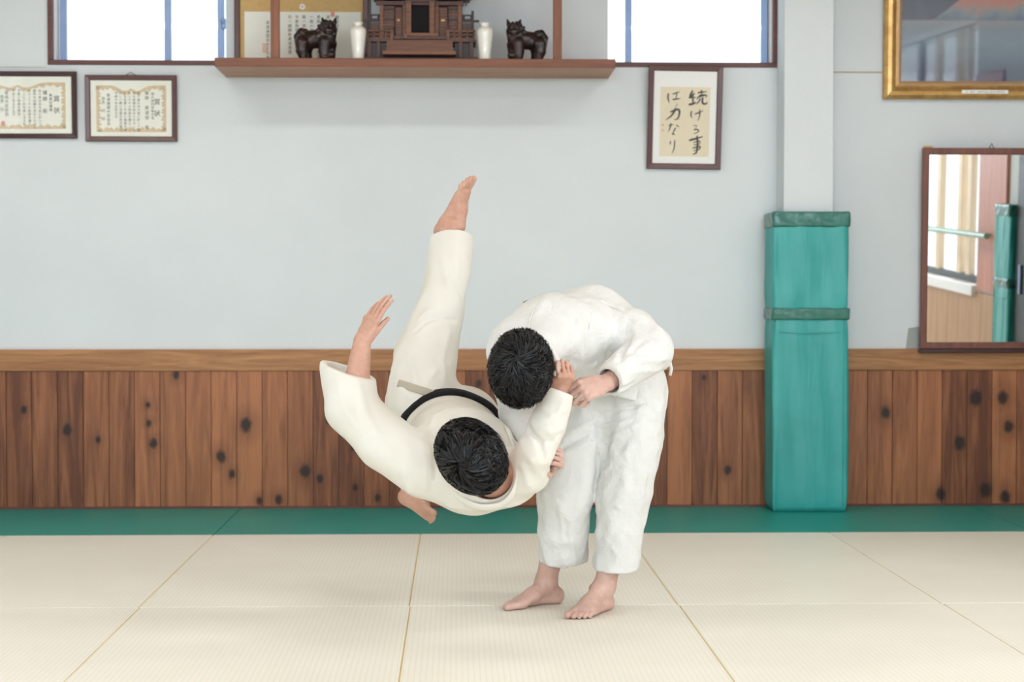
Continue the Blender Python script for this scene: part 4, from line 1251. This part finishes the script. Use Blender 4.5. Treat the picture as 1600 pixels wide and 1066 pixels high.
def hair(par, org, Pl, M, s, whorl, N, lmin, lmax, lift, seed, fringe, width=.0042, part_noise=.25, nz0=-.050):
    """a close cap with thousands of tapering locks combed away from the crown whorl"""
    rg = np.random.default_rng(seed)
    E = np.array([.0925, .114, .102]) * s; C0 = V(0, -.013, .031) * s
    ctr = Pl(0, 0, 0)
    def covered(d):                               # d: unit directions in head space
        p = d * E / s + C0 / s
        front = (p[:, 1] > .035) & (p[:, 2] < fringe - .25 * np.abs(p[:, 0]))
        side = (p[:, 1] > -.045) & (p[:, 2] < .000 + .3 * (p[:, 1]))
        nape = p[:, 2] < nz0 + .15 * p[:, 1]
        return ~(front | side | nape)
    # cap
    nu, nv = 72, 44
    vs = []
    for j in range(nv + 1):
        th = math.pi * j / nv
        for i in range(nu):
            ph = 2 * math.pi * i / nu
            vs.append((math.sin(th) * math.cos(ph), math.sin(th) * math.sin(ph), math.cos(th)))
    D = np.array(vs); cov = covered(D)
    nz = 1 + .012 * np.sin(D @ V(23, 11, 7)) + .010 * np.sin(D @ V(-9, 27, 16))
    P = (D * E * (.985 * nz)[:, None] + C0)
    P = ctr + P @ M.T - np.asarray(org)
    F_ = []
    for j in range(nv):
        for i in range(nu):
            q = [j * nu + i, j * nu + (i + 1) % nu, (j + 1) * nu + (i + 1) % nu, (j + 1) * nu + i]
            if cov[q].sum() >= 3: F_.append(q[::-1])
    capV, capF = P, np.array(F_)
    # locks
    d = rg.normal(size=(N * 3, 3)); d /= np.linalg.norm(d, axis=1)[:, None]
    d = d[covered(d)][:N]
    n = len(d)
    wv = nrm(whorl)
    L = rg.uniform(lmin, lmax, n)
    jit = rg.normal(size=(n, 3)) * part_noise
    S = 6; pts = []; cur = d.copy(); tl = rg.uniform(.3, 1.0, n) * lift
    base = rg.uniform(.985, 1.035, n); tw = rg.normal(size=n) * .75
    for k in range(S):
        t = k / (S - 1)
        pts.append(cur * E * (base + tl * t ** 1.6)[:, None] + C0)
        g = cur - wv * (cur @ wv)[:, None]
        g /= np.linalg.norm(g, axis=1)[:, None] + 1e-6
        g = g + jit + np.cross(cur, g) * (.35 * np.sin(2.2 * np.arctan2(cur[:, 0], cur[:, 1]) + 1.0) + .2)[:, None]; g -= cur * (g * cur).sum(1)[:, None]; g /= np.linalg.norm(g, axis=1)[:, None] + 1e-6
        cur = cur + g * (L / (S - 1) / (.095 * s))[:, None]
        cur /= np.linalg.norm(cur, axis=1)[:, None]
    pts = np.stack(pts, 1)                         # n, S, 3
    nor = d / E; nor /= np.linalg.norm(nor, axis=1)[:, None]
    tan = pts[:, -1] - pts[:, 0]
    sd = np.cross(nor, tan); sd /= np.linalg.norm(sd, axis=1)[:, None] + 1e-9
    tg = tan / (np.linalg.norm(tan, axis=1)[:, None] + 1e-9)
    n2_ = np.cross(tg, sd)
    sd, nor = sd * np.cos(tw)[:, None] + n2_ * np.sin(tw)[:, None], n2_ * np.cos(tw)[:, None] - sd * np.sin(tw)[:, None]
    nor = nor * np.sign((nor * d).sum(1))[:, None]
    w = rg.uniform(.5, 1.3, n) * width * s
    Vv = []; prof = [.7, 1.0, .95, .75, .45, .05]
    for k in range(S):
        hw = (w * prof[k])[:, None]
        c = pts[:, k]
        Vv += [c + sd * hw, c + nor * hw * .45, c - sd * hw]
    Vv = np.stack(Vv, 1)                           # n, 3S, 3
    fl = []
    for k in range(S - 1):
        for a, bq in ((0, 1), (1, 2)):
            fl.append((3 * k + a, 3 * k + bq, 3 * k + 3 + bq, 3 * k + 3 + a))
    fl = np.array(fl)
    faces = (fl[None] + (np.arange(n) * 3 * S)[:, None, None]).reshape(-1, 4)
    W = ctr + Vv.reshape(-1, 3) @ M.T - np.asarray(org)
    allV = np.concatenate([capV, W]); allF = np.concatenate([capF, faces + len(capV)])
    o = mesh_np('hair', allV, allF, m_hair, par, True)
    o['kind'] = 'stuff'
    return o

FOLD = 1.6
# ================================================================ the standing thrower, bent forward
HF = V(.545, 6.452, .0); HFd = V(-.52, -.85, 0)          # his left foot (right in the photograph)
HG = V(.372, 6.585, .0); HGd = V(-.84, -.54, 0)          # his right foot
pelv = at(968, 604, 6.62)
uT = nrm(at(978, 508, 6.27) - at(788, 546, 6.12))
hipA, kneeA, ankA = at(995, 622, 6.60), at(974, 775, 6.47), HF + nrm(HFd) * .040 + V(.014, 0, .092)
hipB, kneeB, ankB = at(922, 628, 6.62), at(882, 775, 6.49), HG + nrm(HGd) * .048 + V(0, 0, .092)
shA, elA, wrA = at(968, 514, 6.25), at(1016, 546, 6.13), at(950, 598, 5.995)
shB, elB, wrB = at(800, 550, 6.13), at(812, 645, 6.25), at(856, 722, 6.02)
nkT = at(848, 538, 6.06); hdT = at(815, 577, 5.83)
upT = nrm(V(-.12, -.93, -.34)); fwT = V(-.02, .3, -.95)

lo = V(.12, 5.66, -.004); hi = V(.88, 6.86, 1.22)
B = Field(lo, hi, .0030)
B.chain([pelv, at(950, 550, 6.57), at(905, 515, 6.36), at(870, 523, 6.18), at(852, 534, 6.08)], [(.15, .10), (.14, .10), (.15, .11), (.155, .095), (.09, .07)], .03, side=uT)
B.chain([nkT, at(836, 553, 5.97), hdT], [.058, .054, .05], .03)
Pt, Mt = head(B, hdT, upT, fwT, 1.075, .112)
for S_, E_, W_ in ((shA, elA, wrA), (shB, elB, wrB)):
    B.chain([S_, E_], [.058, .044], .03); B.chain([E_, E_ * .6 + W_ * .4, W_], [.044, .044, .030], .01)
for H_, K_, A_ in ((hipA, kneeA, ankA), (hipB, kneeB, ankB)):
    B.chain([H_, K_], [.085, .056], .03); B.chain([K_, K_ * .65 + A_ * .35, A_], [.056, .054, .037], .01)
foot(B, HF, HFd, (0, 0, 1), (-1, 0, 0), 1.02, ankA)
foot(B, HG, HGd, (0, 0, 1), (0, -1, 0), 1.02)
hand(B, at(944, 599, 5.975), at(908, 612, 5.925) - at(944, 599, 5.975), (.15, -.82, .56), True, ((52, 70, 40), (58, 75, 40), (62, 75, 45), (66, 75, 45)), thumb=(30, 55), s=1.08)
hand(B, at(860, 726, 5.99), at(879, 713, 5.91) - at(860, 726, 5.99), (1, -.15, .1), False, ((62, 72, 20), (64, 70, 20), (66, 70, 25), (68, 70, 25)), thumb=(48, 40), s=.92)
tz = (B.lo[2] + B.h * np.arange(B.n[2]))
B.D = np.maximum(B.D, (.0016 - tz)[None, None, :].astype(np.float32))
orgT = (.46, 6.5, 0.0)
tori = B.build('person', m_skin, None, orgT); tori.location = orgT
tag(tori, 'standing barefoot person in white judo suit bending forward, gripping the other person', 'person', 'judo players')
face_parts(tori, orgT, Pt, Mt, 1.075)
hair(tori, orgT, Pt, Mt, 1.075, V(.06, -.55, .83), 4200, .022, .042, .13, 5, .052, .0030, .28)

# trousers
T = Field(V(.22, 6.26, .12), V(.86, 6.84, .92), .0045)
T.chain([hipA + V(0, 0, .03), at(988, 690, 6.54), kneeA, at(967, 838, 6.45), at(961, 905, 6.43)], [.118, .113, .100, .086, .083], .03)
T.chain([hipB + V(0, 0, .03), at(898, 700, 6.56), kneeB, at(880, 832, 6.52), at(880, 900, 6.56)], [.112, .112, .104, .092, .089], .03)
T.seg(pelv + V(0, 0, .05), at(958, 640, 6.61), (.15, .112), (.150, .112), .03, side=V(1, 0, .05))
T.ripple(.0035, 34, 3, 6, (1, 1, .6)); T.ripple(.0013, 85, 5, 6, (1, 1, .5))
kf = lambda *a: list(a)
T.folds([
    (kf((936, 648), (965, 640), (1010, 634)), -.010, .008), (kf((940, 664), (970, 662), (1020, 655)), .009, .009), (kf((934, 655), (915, 680), (880, 700)), -.009, .008), (kf((955, 700), (975, 730), (980, 770)), .007, .010),
    (kf((1032, 640), (990, 668), (945, 690)), .010, .012), (kf((1030, 672), (985, 700), (948, 735)), .008, .012),
    (kf((940, 735), (975, 748), (1012, 742)), .007, .010), (kf((935, 765), (960, 790), (1000, 800)), .009, .010), (kf((932, 800), (965, 792), (1008, 770)), .007, .009),
    (kf((945, 815), (985, 835), (998, 860)), .006, .010), (kf((948, 845), (965, 868), (960, 885)), .005, .009), (kf((985, 700), (992, 760)), -.006, .010),
    (kf((850, 750), (880, 775), (925, 770)), .008, .010), (kf((838, 800), (875, 790), (918, 800)), .008, .010), (kf((850, 770), (880, 800), (905, 830)), .007, .009),
    (kf((890, 740), (875, 800), (880, 850)), .006, .010), (kf((905, 770), (890, 830), (900, 878)), .008, .009), (kf((850, 840), (868, 862), (862, 884)), .006, .008),
    (kf((870, 720), (900, 700), (930, 690)), .008, .011), (kf((880, 690), (910, 665), (935, 655)), .008, .011), (kf((928, 660), (934, 740)), -.010, .010)], 6.27, 6.7)
T.cut(at(963, 889, 6.43), V(.0, .10, -1), .18)
T.cut(at(880, 880, 6.55), V(-.10, .10, -1), .18)
T.chain([at(962, 905, 6.43), at(967, 850, 6.45)], [.070, .066], 0, 'sub')
T.chain([at(880, 898, 6.56), at(880, 845, 6.53)], [.073, .071], 0, 'sub')
trou = T.build('trousers', m_gi, tori, orgT)
trou['label'] = 'crumpled white cotton trousers'
sm = MB()
def hem_line(Fd, pts, y0=None, y1=None):
    P = [Fd.hit(u, v_, y0, y1) for u, v_ in pts]; return [p for p in P if p is not None]
for pts in ([(930, 880), (945, 884), (963, 886), (980, 886), (997, 885)], [(845, 878), (862, 877), (880, 874), (898, 872), (914, 869)], [(1012, 740), (1006, 800), (998, 850), (993, 885)], [(906, 770), (908, 820), (906, 870)]):
    P = hem_line(T, pts)
    if len(P) > 2: sm.tube([p - np.array(orgT) for p in P], .0013, 5)
sm.build('hem_seam', m_gi, trou)

# trouser cord hanging at his back
cd = MB().tube([p - np.array(orgT) for p in (at(1041, 562, 6.5), at(1047, 567, 6.48), at(1049, 577, 6.47), at(1047, 587, 6.47))], [.005, .0062, .0062, .0055], 8)
cd.build('waist_cord', m_gi, trou, smooth=True)

# jacket
J = Field(V(.0, 5.80, .62), V(.86, 6.86, 1.24), .0045)
J.chain([at(970, 612, 6.63), at(962, 575, 6.60), at(950, 545, 6.55), at(905, 510, 6.36), at(872, 520, 6.18), at(852, 533, 6.08)], [(.170, .125), (.170, .128), (.172, .128), (.185, .135), (.190, .120), (.125, .085)], .04, side=uT)
J.seg(at(812, 528, 6.13), at(858, 505, 6.20), .085, .10, .05)
J.seg(at(968, 600, 6.62), at(960, 655, 6.60), (.176, .135), (.180, .165), .03, side=V(1, 0, .05))
J.chain([at(962, 512, 6.27), at(985, 522, 6.2), elA], [.092, .088, .080], .05)
J.chain([elA, elA * .45 + wrA * .55, at(944, 603, 5.98)], [.080, .070, .054], .015)
J.chain([at(800, 552, 6.14), shB * .5 + elB * .5, elB], [.088, .078, .072], .05)
J.chain([elB, at(838, 698, 6.12)], [.072, .060], .015)
# the loose front of the jacket hanging from the chest
J.seg(at(880, 560, 6.13), at(930, 585, 6.32), (.10, .06), (.12, .09), .04, side=uT)
J.ripple(.0028, 24, 8, 6)
J.folds([
    (kf((1040, 560), (1000, 562), (965, 560)), .012, .013), (kf((1046, 535), (1010, 545), (975, 548)), .010, .014), (kf((1030, 578), (1000, 580), (975, 582)), .007, .010),
    (kf((985, 500), (975, 525), (972, 552)), -.010, .016), (kf((940, 470), (915, 520), (905, 560)), .009, .012), (kf((970, 480), (945, 530), (940, 560)), .008, .014), (kf((920, 470), (885, 520), (880, 560)), -.006, .014),
    (kf((1000, 490), (1030, 515), (1042, 540)), .006, .016), (kf((1005, 530), (990, 548), (962, 566)), -.009, .010),
    (kf((850, 470), (835, 500)), .005, .014), (kf((800, 490), (785, 520), (778, 545)), .006, .014), (kf((890, 575), (930, 570), (965, 568)), .010, .010),
    (kf((893, 604), (912, 624), (938, 634)), -.016, .008), (kf((938, 634), (955, 616), (980, 606)), -.014, .008), (kf((905, 634), (930, 646), (965, 640)), .010, .009), (kf((985, 520), (976, 545), (966, 566)), -.012, .011),
    (kf((1012, 605), (960, 628), (905, 640)), .012, .012), (kf((990, 600), (940, 618), (910, 622)), -.010, .010)], 5.8, 6.8)
J.cut(at(975, 626, 6.58), nrm(V(-.25, -.1, -1)), .30)
cA = at(951, 596, 5.995); nA = nrm(at(928, 605, 5.94) - at(975, 580, 6.06))
J.cut(cA, nA, .09)
J.chain([cA + nA * .03, cA - nA * .05], [.041, .044], 0, 'sub')
cB = at(842, 702, 6.10); nB = nrm(wrB - elB)
J.cut(cB, nB, .085); J.chain([cB + nB * .03, cB - nB * .05], [.048, .048], 0, 'sub')
# neck opening
J.chain([at(852, 535, 6.08), at(844, 546, 6.0)], [.085, .076], .03)
J.chain([at(840, 545, 6.04), at(828, 562, 5.92)], [.046, .054], .008, 'sub')
J.seg(at(968, 700, 6.60), at(966, 632, 6.61), (.155, .125), (.15, .115), .01, 'sub', side=V(1, 0, .05))
jack = J.build('jacket', m_gi, tori, orgT)
jack['label'] = 'white quilted jacket with loose sleeves'
# collar band round the neck and down the lapels
def ribbon(pts, w, th, name, mat, par, org, nhint, n=6):
    """thick flat band along pts (room points); nhint: outward direction per point or one for all"""
    P = [np.asarray(p, float) for p in pts]; Q = []
    m = len(P)
    for i in range(m - 1):                       # Catmull-Rom
        p0, p1, p2, p3 = P[max(i - 1, 0)], P[i], P[i + 1], P[min(i + 2, m - 1)]
        for k in range(n):
            t = k / n
            Q.append(.5 * (2 * p1 + (p2 - p0) * t + (2 * p0 - 5 * p1 + 4 * p2 - p3) * t * t + (3 * p1 - p0 - 3 * p2 + p3) * t ** 3))
    Q.append(P[-1]); M_ = len(Q)
    H = [np.asarray(h, float) for h in nhint] if isinstance(nhint, list) else None
    vs, fs = [], []
    sec = [(-1, .55), (-.7, 1), (.7, 1), (1, .55), (1, -.55), (.7, -1), (-.7, -1), (-1, -.55)]
    for i, q in enumerate(Q):
        t = nrm(Q[min(i + 1, M_ - 1)] - Q[max(i - 1, 0)])
        if H is None: h = np.asarray(nhint, float)
        else:
            x_ = i / (M_ - 1) * (len(H) - 1); j = min(int(x_), len(H) - 2); h = H[j] + (H[j + 1] - H[j]) * (x_ - j)
        h = nrm(h - t * (h @ t)); s_ = np.cross(t, h)
        for a, b_ in sec: vs.append(q + s_ * a * w / 2 + h * b_ * th / 2 - np.asarray(org))
    k = len(sec)
    for i in range(M_ - 1):
        for j in range(k): fs.append((i * k + j, i * k + (j + 1) % k, (i + 1) * k + (j + 1) % k, (i + 1) * k + j))
    me = bpy.data.meshes.new(name); me.from_pydata([tuple(x) for x in vs], [], fs + [tuple(range(k))[::-1], tuple(range((M_ - 1) * k, M_ * k))]); me.update()
    return link_mesh(name, me, mat, par, smooth=True)
ribbon([at(772, 600, 5.98), at(770, 560, 6.02), at(785, 522, 6.05), at(815, 512, 6.04), at(842, 520, 6.00), at(860, 541, 5.95), at(872, 566, 5.89), at(878, 591, 5.865)], .026, .010, 'collar', m_gi, jack, orgT,
       [V(-1, -.6, .1), V(-1, -.6, .2), V(-.6, -.6, .7), V(0, -.7, .8), V(.5, -.7, .6), V(.8, -.8, .2), V(.8, -.8, .0), V(.8, -.8, 0)])
sm = MB()
for pts in ([(928, 466), (924, 490), (920, 515), (914, 540), (906, 563)], [(835, 480), (828, 500), (826, 512)], [(925, 462), (950, 478), (975, 486)]):
    P = hem_line(J, pts)
    if len(P) > 2: sm.tube([p - np.array(orgT) + V(0, -.0012, .0005) for p in P], .0026, 6)
sm.build('sleeve_seam', m_gi, jack)
P = [J.hit(u, v_) for u, v_ in ((812, 476), (818, 473), (826, 469.5), (832, 468))]
P = [p for p in P if p is not None]
if len(P) > 1:
    ribbon([p + V(0, .001, -.0015) for p in P], .014, .003, 'back_print', m_belt, jack, orgT, V(-.3, -.4, .9), 3)['label'] = 'dark print at the back of the jacket'
del B, T, J

# ================================================================ the thrown player, upside down in the air, head towards the room
uU = nrm(at(828, 744, 5.99) - at(650, 722, 6.0))
sL, eL, wL = at(650, 728, 6.02), at(552, 642, 6.08), at(566, 532, 6.13)
sR, eR, wR = at(812, 744, 5.97), at(836, 706, 5.87), at(873, 610, 5.905)
nkU = at(768, 748, 5.93); hdU = at(738, 711, 5.75)
upU = nrm(V(-.30, -.92, .22)); fwU = V(-.56, .40, .72)
hA, kA, aA = at(655, 625, 6.48), at(689, 482, 6.64), at(700, 352, 6.76)
hB, kB, aB = at(715, 668, 6.5), at(716, 722, 6.80), at(640, 768, 6.90)
lo = V(-.56, 5.56, .20); hi = V(.44, 7.06, 1.90)
B = Field(lo, hi, .0040)
B.chain([at(688, 645, 6.5), at(702, 672, 6.38), at(722, 705, 6.18), at(742, 738, 6.02), nkU], [(.14, .095), (.13, .095), (.15, .11), (.15, .095), (.07, .06)], .03, side=uU)
B.chain([nkU, at(752, 728, 5.84), hdU], [.058, .054, .05], .03)
Pu, Mu = head(B, hdU, upU, fwU, 1.085, .086)
B.chain([sL, eL], [.058, .044], .03); B.chain([eL, eL * .55 + wL * .45, wL], [.044, .044, .030], .01)
B.chain([sR, eR], [.058, .044], .03); B.chain([eR, eR * .6 + wR * .4, wR], [.044, .040, .028], .01)
for H_, K_, A_ in ((hA, kA, aA), (hB, kB, aB)):
    B.chain([H_, K_], [.085, .056], .03); B.chain([K_, K_ * .65 + A_ * .35, A_], [.056, .052, .036], .01)
hand(B, wL, at(597, 464, 6.12) - wL, (-.62, -.70, .30), True, ((6, 12, 10), (6, 13, 10), (8, 14, 10), (10, 16, 12)), spread=.25, thumb=(6, 18), s=.97)
hand(B, at(872, 612, 5.915), V(.30, -.62, .72), (.30, -.70, -.65), False, ((62, 95, 50), (64, 95, 50), (66, 95, 50), (68, 95, 50)), thumb=(30, 62), s=.92)
# feet: the raised one points up, the lower one hangs behind the back
fA = nrm(at(735, 272, 6.74) - at(695, 356, 6.76))
hlA = at(690, 362, 6.80) 
foot(B, at(681, 358, 6.80), nrm(at(733, 273, 6.76) - at(683, 356, 6.80)), V(.80, -.38, -.5), V(.3, .9, .1), 1.0, ankle_top=at(699, 366, 6.775))
fB = nrm(at(664, 806, 6.72) - at(618, 777, 6.86))
foot(B, at(624, 780, 6.82), fB, V(.22, .80, .50), V(.5, -.2, .8), .90, ankle_top=at(646, 762, 6.90))
orgU = (-.05, 6.2, .40)
uke = B.build('person', m_skin2, None, orgU); uke.location = orgU
tag(uke, 'person in cream judo suit and black belt thrown through the air, legs up', 'person', 'judo players')
face_parts(uke, orgU, Pu, Mu, 1.085)
hair(uke, orgU, Pu, Mu, 1.105, V(-.25, -.30, .92), 3200, .05, .10, .10, 11, .040, .0052, .30, .012)

T = Field(V(-.34, 6.28, .40), V(.20, 7.02, 1.56), .0048)
T.chain([hA, at(664, 562, 6.55), kA, at(702, 425, 6.70), at(708, 360, 6.77)], [.128, .116, .090, .083, .080], .03)
T.chain([hB, kB, at(672, 750, 6.87)], [.110, .088, .070], .03)
T.seg(at(680, 640, 6.52), at(700, 660, 6.46), (.15, .11), (.15, .11), .03, side=uU)
T.ripple(.0035, 24, 13, 6, (1, 1, .7))
T.folds([(kf((655, 500), (668, 488), (690, 486)), .010, .010), (kf((650, 518), (672, 500), (712, 500)), -.008, .010), (kf((700, 520), (690, 560), (695, 590)), .007, .014),
         (kf((690, 400), (700, 440), (716, 470)), .006, .014), (kf((640, 560), (652, 600), (650, 640)), .008, .012), (kf((660, 610), (680, 580), (704, 570)), .006, .012), (kf((618, 600), (640, 620), (640, 650)), .008, .010), (kf((712, 380), (715, 430)), .005, .012)], 6.3, 6.9)
cA = at(704, 371, 6.765); nA = nrm(at(712, 330, 6.79) - at(700, 420, 6.71) + V(-.004, 0, 0) * 0)
T.cut(cA, nrm(nA + V(-.12, 0, 0)), .13); T.chain([cA + nA * .04, cA - nA * .06], [.066, .062], 0, 'sub')
cB = at(676, 748, 6.865); nB = nrm(aB - kB)
T.cut(cB, nB, .10); T.chain([cB + nB * .03, cB - nB * .05], [.060, .060], 0, 'sub')
trou = T.build('trousers', m_gic, uke, orgU)
sm = MB()
P = hem_line(T, [(675, 379), (690, 375), (705, 372), (720, 371), (734, 372)])
if len(P) > 2: sm.tube([p - np.array(orgU) for p in P], .0016, 5)
sm.build('hem_seam', m_gic, trou)
cordP = [p + V(0, -.005, 0) for p in hem_line(T, [(599 + 11.5 * k, 591.5 + 3.6 * k) for k in range(9)])][1:-1]
if len(cordP) > 2:
    ribbon(cordP, .028, .006, 'waist_tape', plain('grey beige waist tape', lin(176, 168, 152), .8, .05), trou, orgU, V(-.2, -1, .2), 3)['label'] = 'grey beige tape across the thigh'

J = Field(V(-.58, 5.78, .34), V(.50, 6.72, 1.04), .0046)
J.chain([at(694, 648, 6.54), at(704, 673, 6.38), at(724, 704, 6.18), at(742, 738, 6.02), at(760, 750, 5.95)], [(.165, .118), (.168, .126), (.184, .150), (.188, .145), (.12, .095)], .04, side=uU)
J.seg(at(738, 668, 6.50), at(728, 655, 6.60), (.115, .115), (.130, .125), .03, side=uU)
J.chain([at(662, 730, 6.03), at(600, 690, 6.06), eL], [.105, .096, .090], .06)
J.chain([eL, at(543, 575, 6.12)], [.090, .095], .02)
J.chain([at(804, 744, 5.99), at(822, 736, 5.93), eR], [.098, .078, .062], .05)
J.chain([eR, at(856, 662, 5.88), at(874, 606, 5.905)], [.062, .066, .052], .02)
J.ripple(.0028, 20, 21, 6)
J.folds([(kf((826, 668), (842, 690), (850, 720)), -.012, .010), (kf((815, 690), (830, 720), (848, 745)), .009, .010), (kf((848, 640), (862, 650), (884, 640)), .007, .008), (kf((832, 660), (858, 676), (880, 668)), .008, .009), (kf((845, 690), (862, 690), (874, 678)), -.008, .008),
         (kf((800, 700), (818, 730), (826, 760)), .009, .011), (kf((660, 690), (668, 730), (664, 765)), .010, .012), (kf((676, 690), (682, 725), (680, 750)), -.010, .010), (kf((640, 700), (630, 740), (640, 770)), .007, .013),
         (kf((560, 600), (568, 640), (590, 680)), .007, .015), (kf((530, 600), (540, 640), (560, 670)), .006, .014), (kf((700, 790), (760, 795), (815, 785)), .006, .014), (kf((700, 640), (680, 650), (660, 680)), .006, .012), (kf((880, 625), (868, 660), (866, 690)), .008, .008)], 5.78, 6.6)
cL = at(543, 578, 6.12); nL = nrm(at(552, 540, 6.13) - at(545, 600, 6.11) + V(.0, 0, 0))
J.cut(cL, nrm(V(.32, -.1, .94)), .13); J.chain([cL + nL * .05, cL - nL * .07], [.074, .070], 0, 'sub')
cR = at(873, 611, 5.903); nR = nrm(at(878, 590, 5.90) - at(866, 640, 5.89))
J.cut(cR, nrm(nR + V(.1, 0, 0)), .075); J.chain([cR + nR * .03, cR - nR * .045], [.043, .043], 0, 'sub')
# neck opening, wide at the nape
J.chain([at(768, 748, 5.96), at(760, 736, 5.82)], [.070, .096], .012, 'sub')
J.seg(at(672, 615, 6.68), at(682, 630, 6.60), (.14, .10), (.13, .09), .01, 'sub', side=uU)
jack = J.build('jacket', m_gic, uke, orgU)
jack['label'] = 'cream woven jacket with wide sleeves'
# belt around the waist, following the jacket surface
ax = nrm(at(704, 673, 6.38) - at(724, 704, 6.18))
cc = at(703, 668, 6.41); e1 = nrm(uU - ax * (uU @ ax)); e2 = np.cross(ax, e1)
bp, bh = [], []
for k in range(49):
    an = 2 * math.pi * k / 48; dr = e1 * math.cos(an) + e2 * math.sin(an)
    r_ = .30
    while r_ > .05:
        q = cc + dr * r_; i = np.round((q - J.lo) / J.h).astype(int)
        if (i >= 0).all() and (i < J.n).all() and J.D[tuple(i)] < 0: break
        r_ -= .002
    bp.append(r_)
bp = np.array(bp[:-1]); bp = np.minimum(bp, .195)
for _ in range(3): bp = (np.roll(bp, 1) + bp * 2 + np.roll(bp, -1)) / 4
pts = []; hs = []
for k in range(49):
    an = 2 * math.pi * k / 48; dr = e1 * math.cos(an) + e2 * math.sin(an)
    pts.append(cc + dr * (bp[k % 48] + .008)); hs.append(dr)
ribbon(pts, .050, .020, 'belt', m_belt, uke, orgU, hs, 2)
# collar round the nape and down the lapels
lpA, lpB = J.hit(700, 664), J.hit(792, 668)
ribbon([lpA, at(690, 700, 5.93), at(702, 760, 5.90), at(740, 790, 5.885), at(782, 789, 5.88), at(806, 760, 5.87), at(809, 715, 5.89), lpB], .028, .010, 'collar', m_gic, jack, orgU,
       [V(-1, -.5, .3), V(-1, -.6, .1), V(-.6, -.7, -.6), V(-.1, -.7, -.8), V(.5, -.7, -.6), V(.9, -.7, -.2), V(.9, -.7, .2), V(.8, -.6, .6)])
del B, T, J
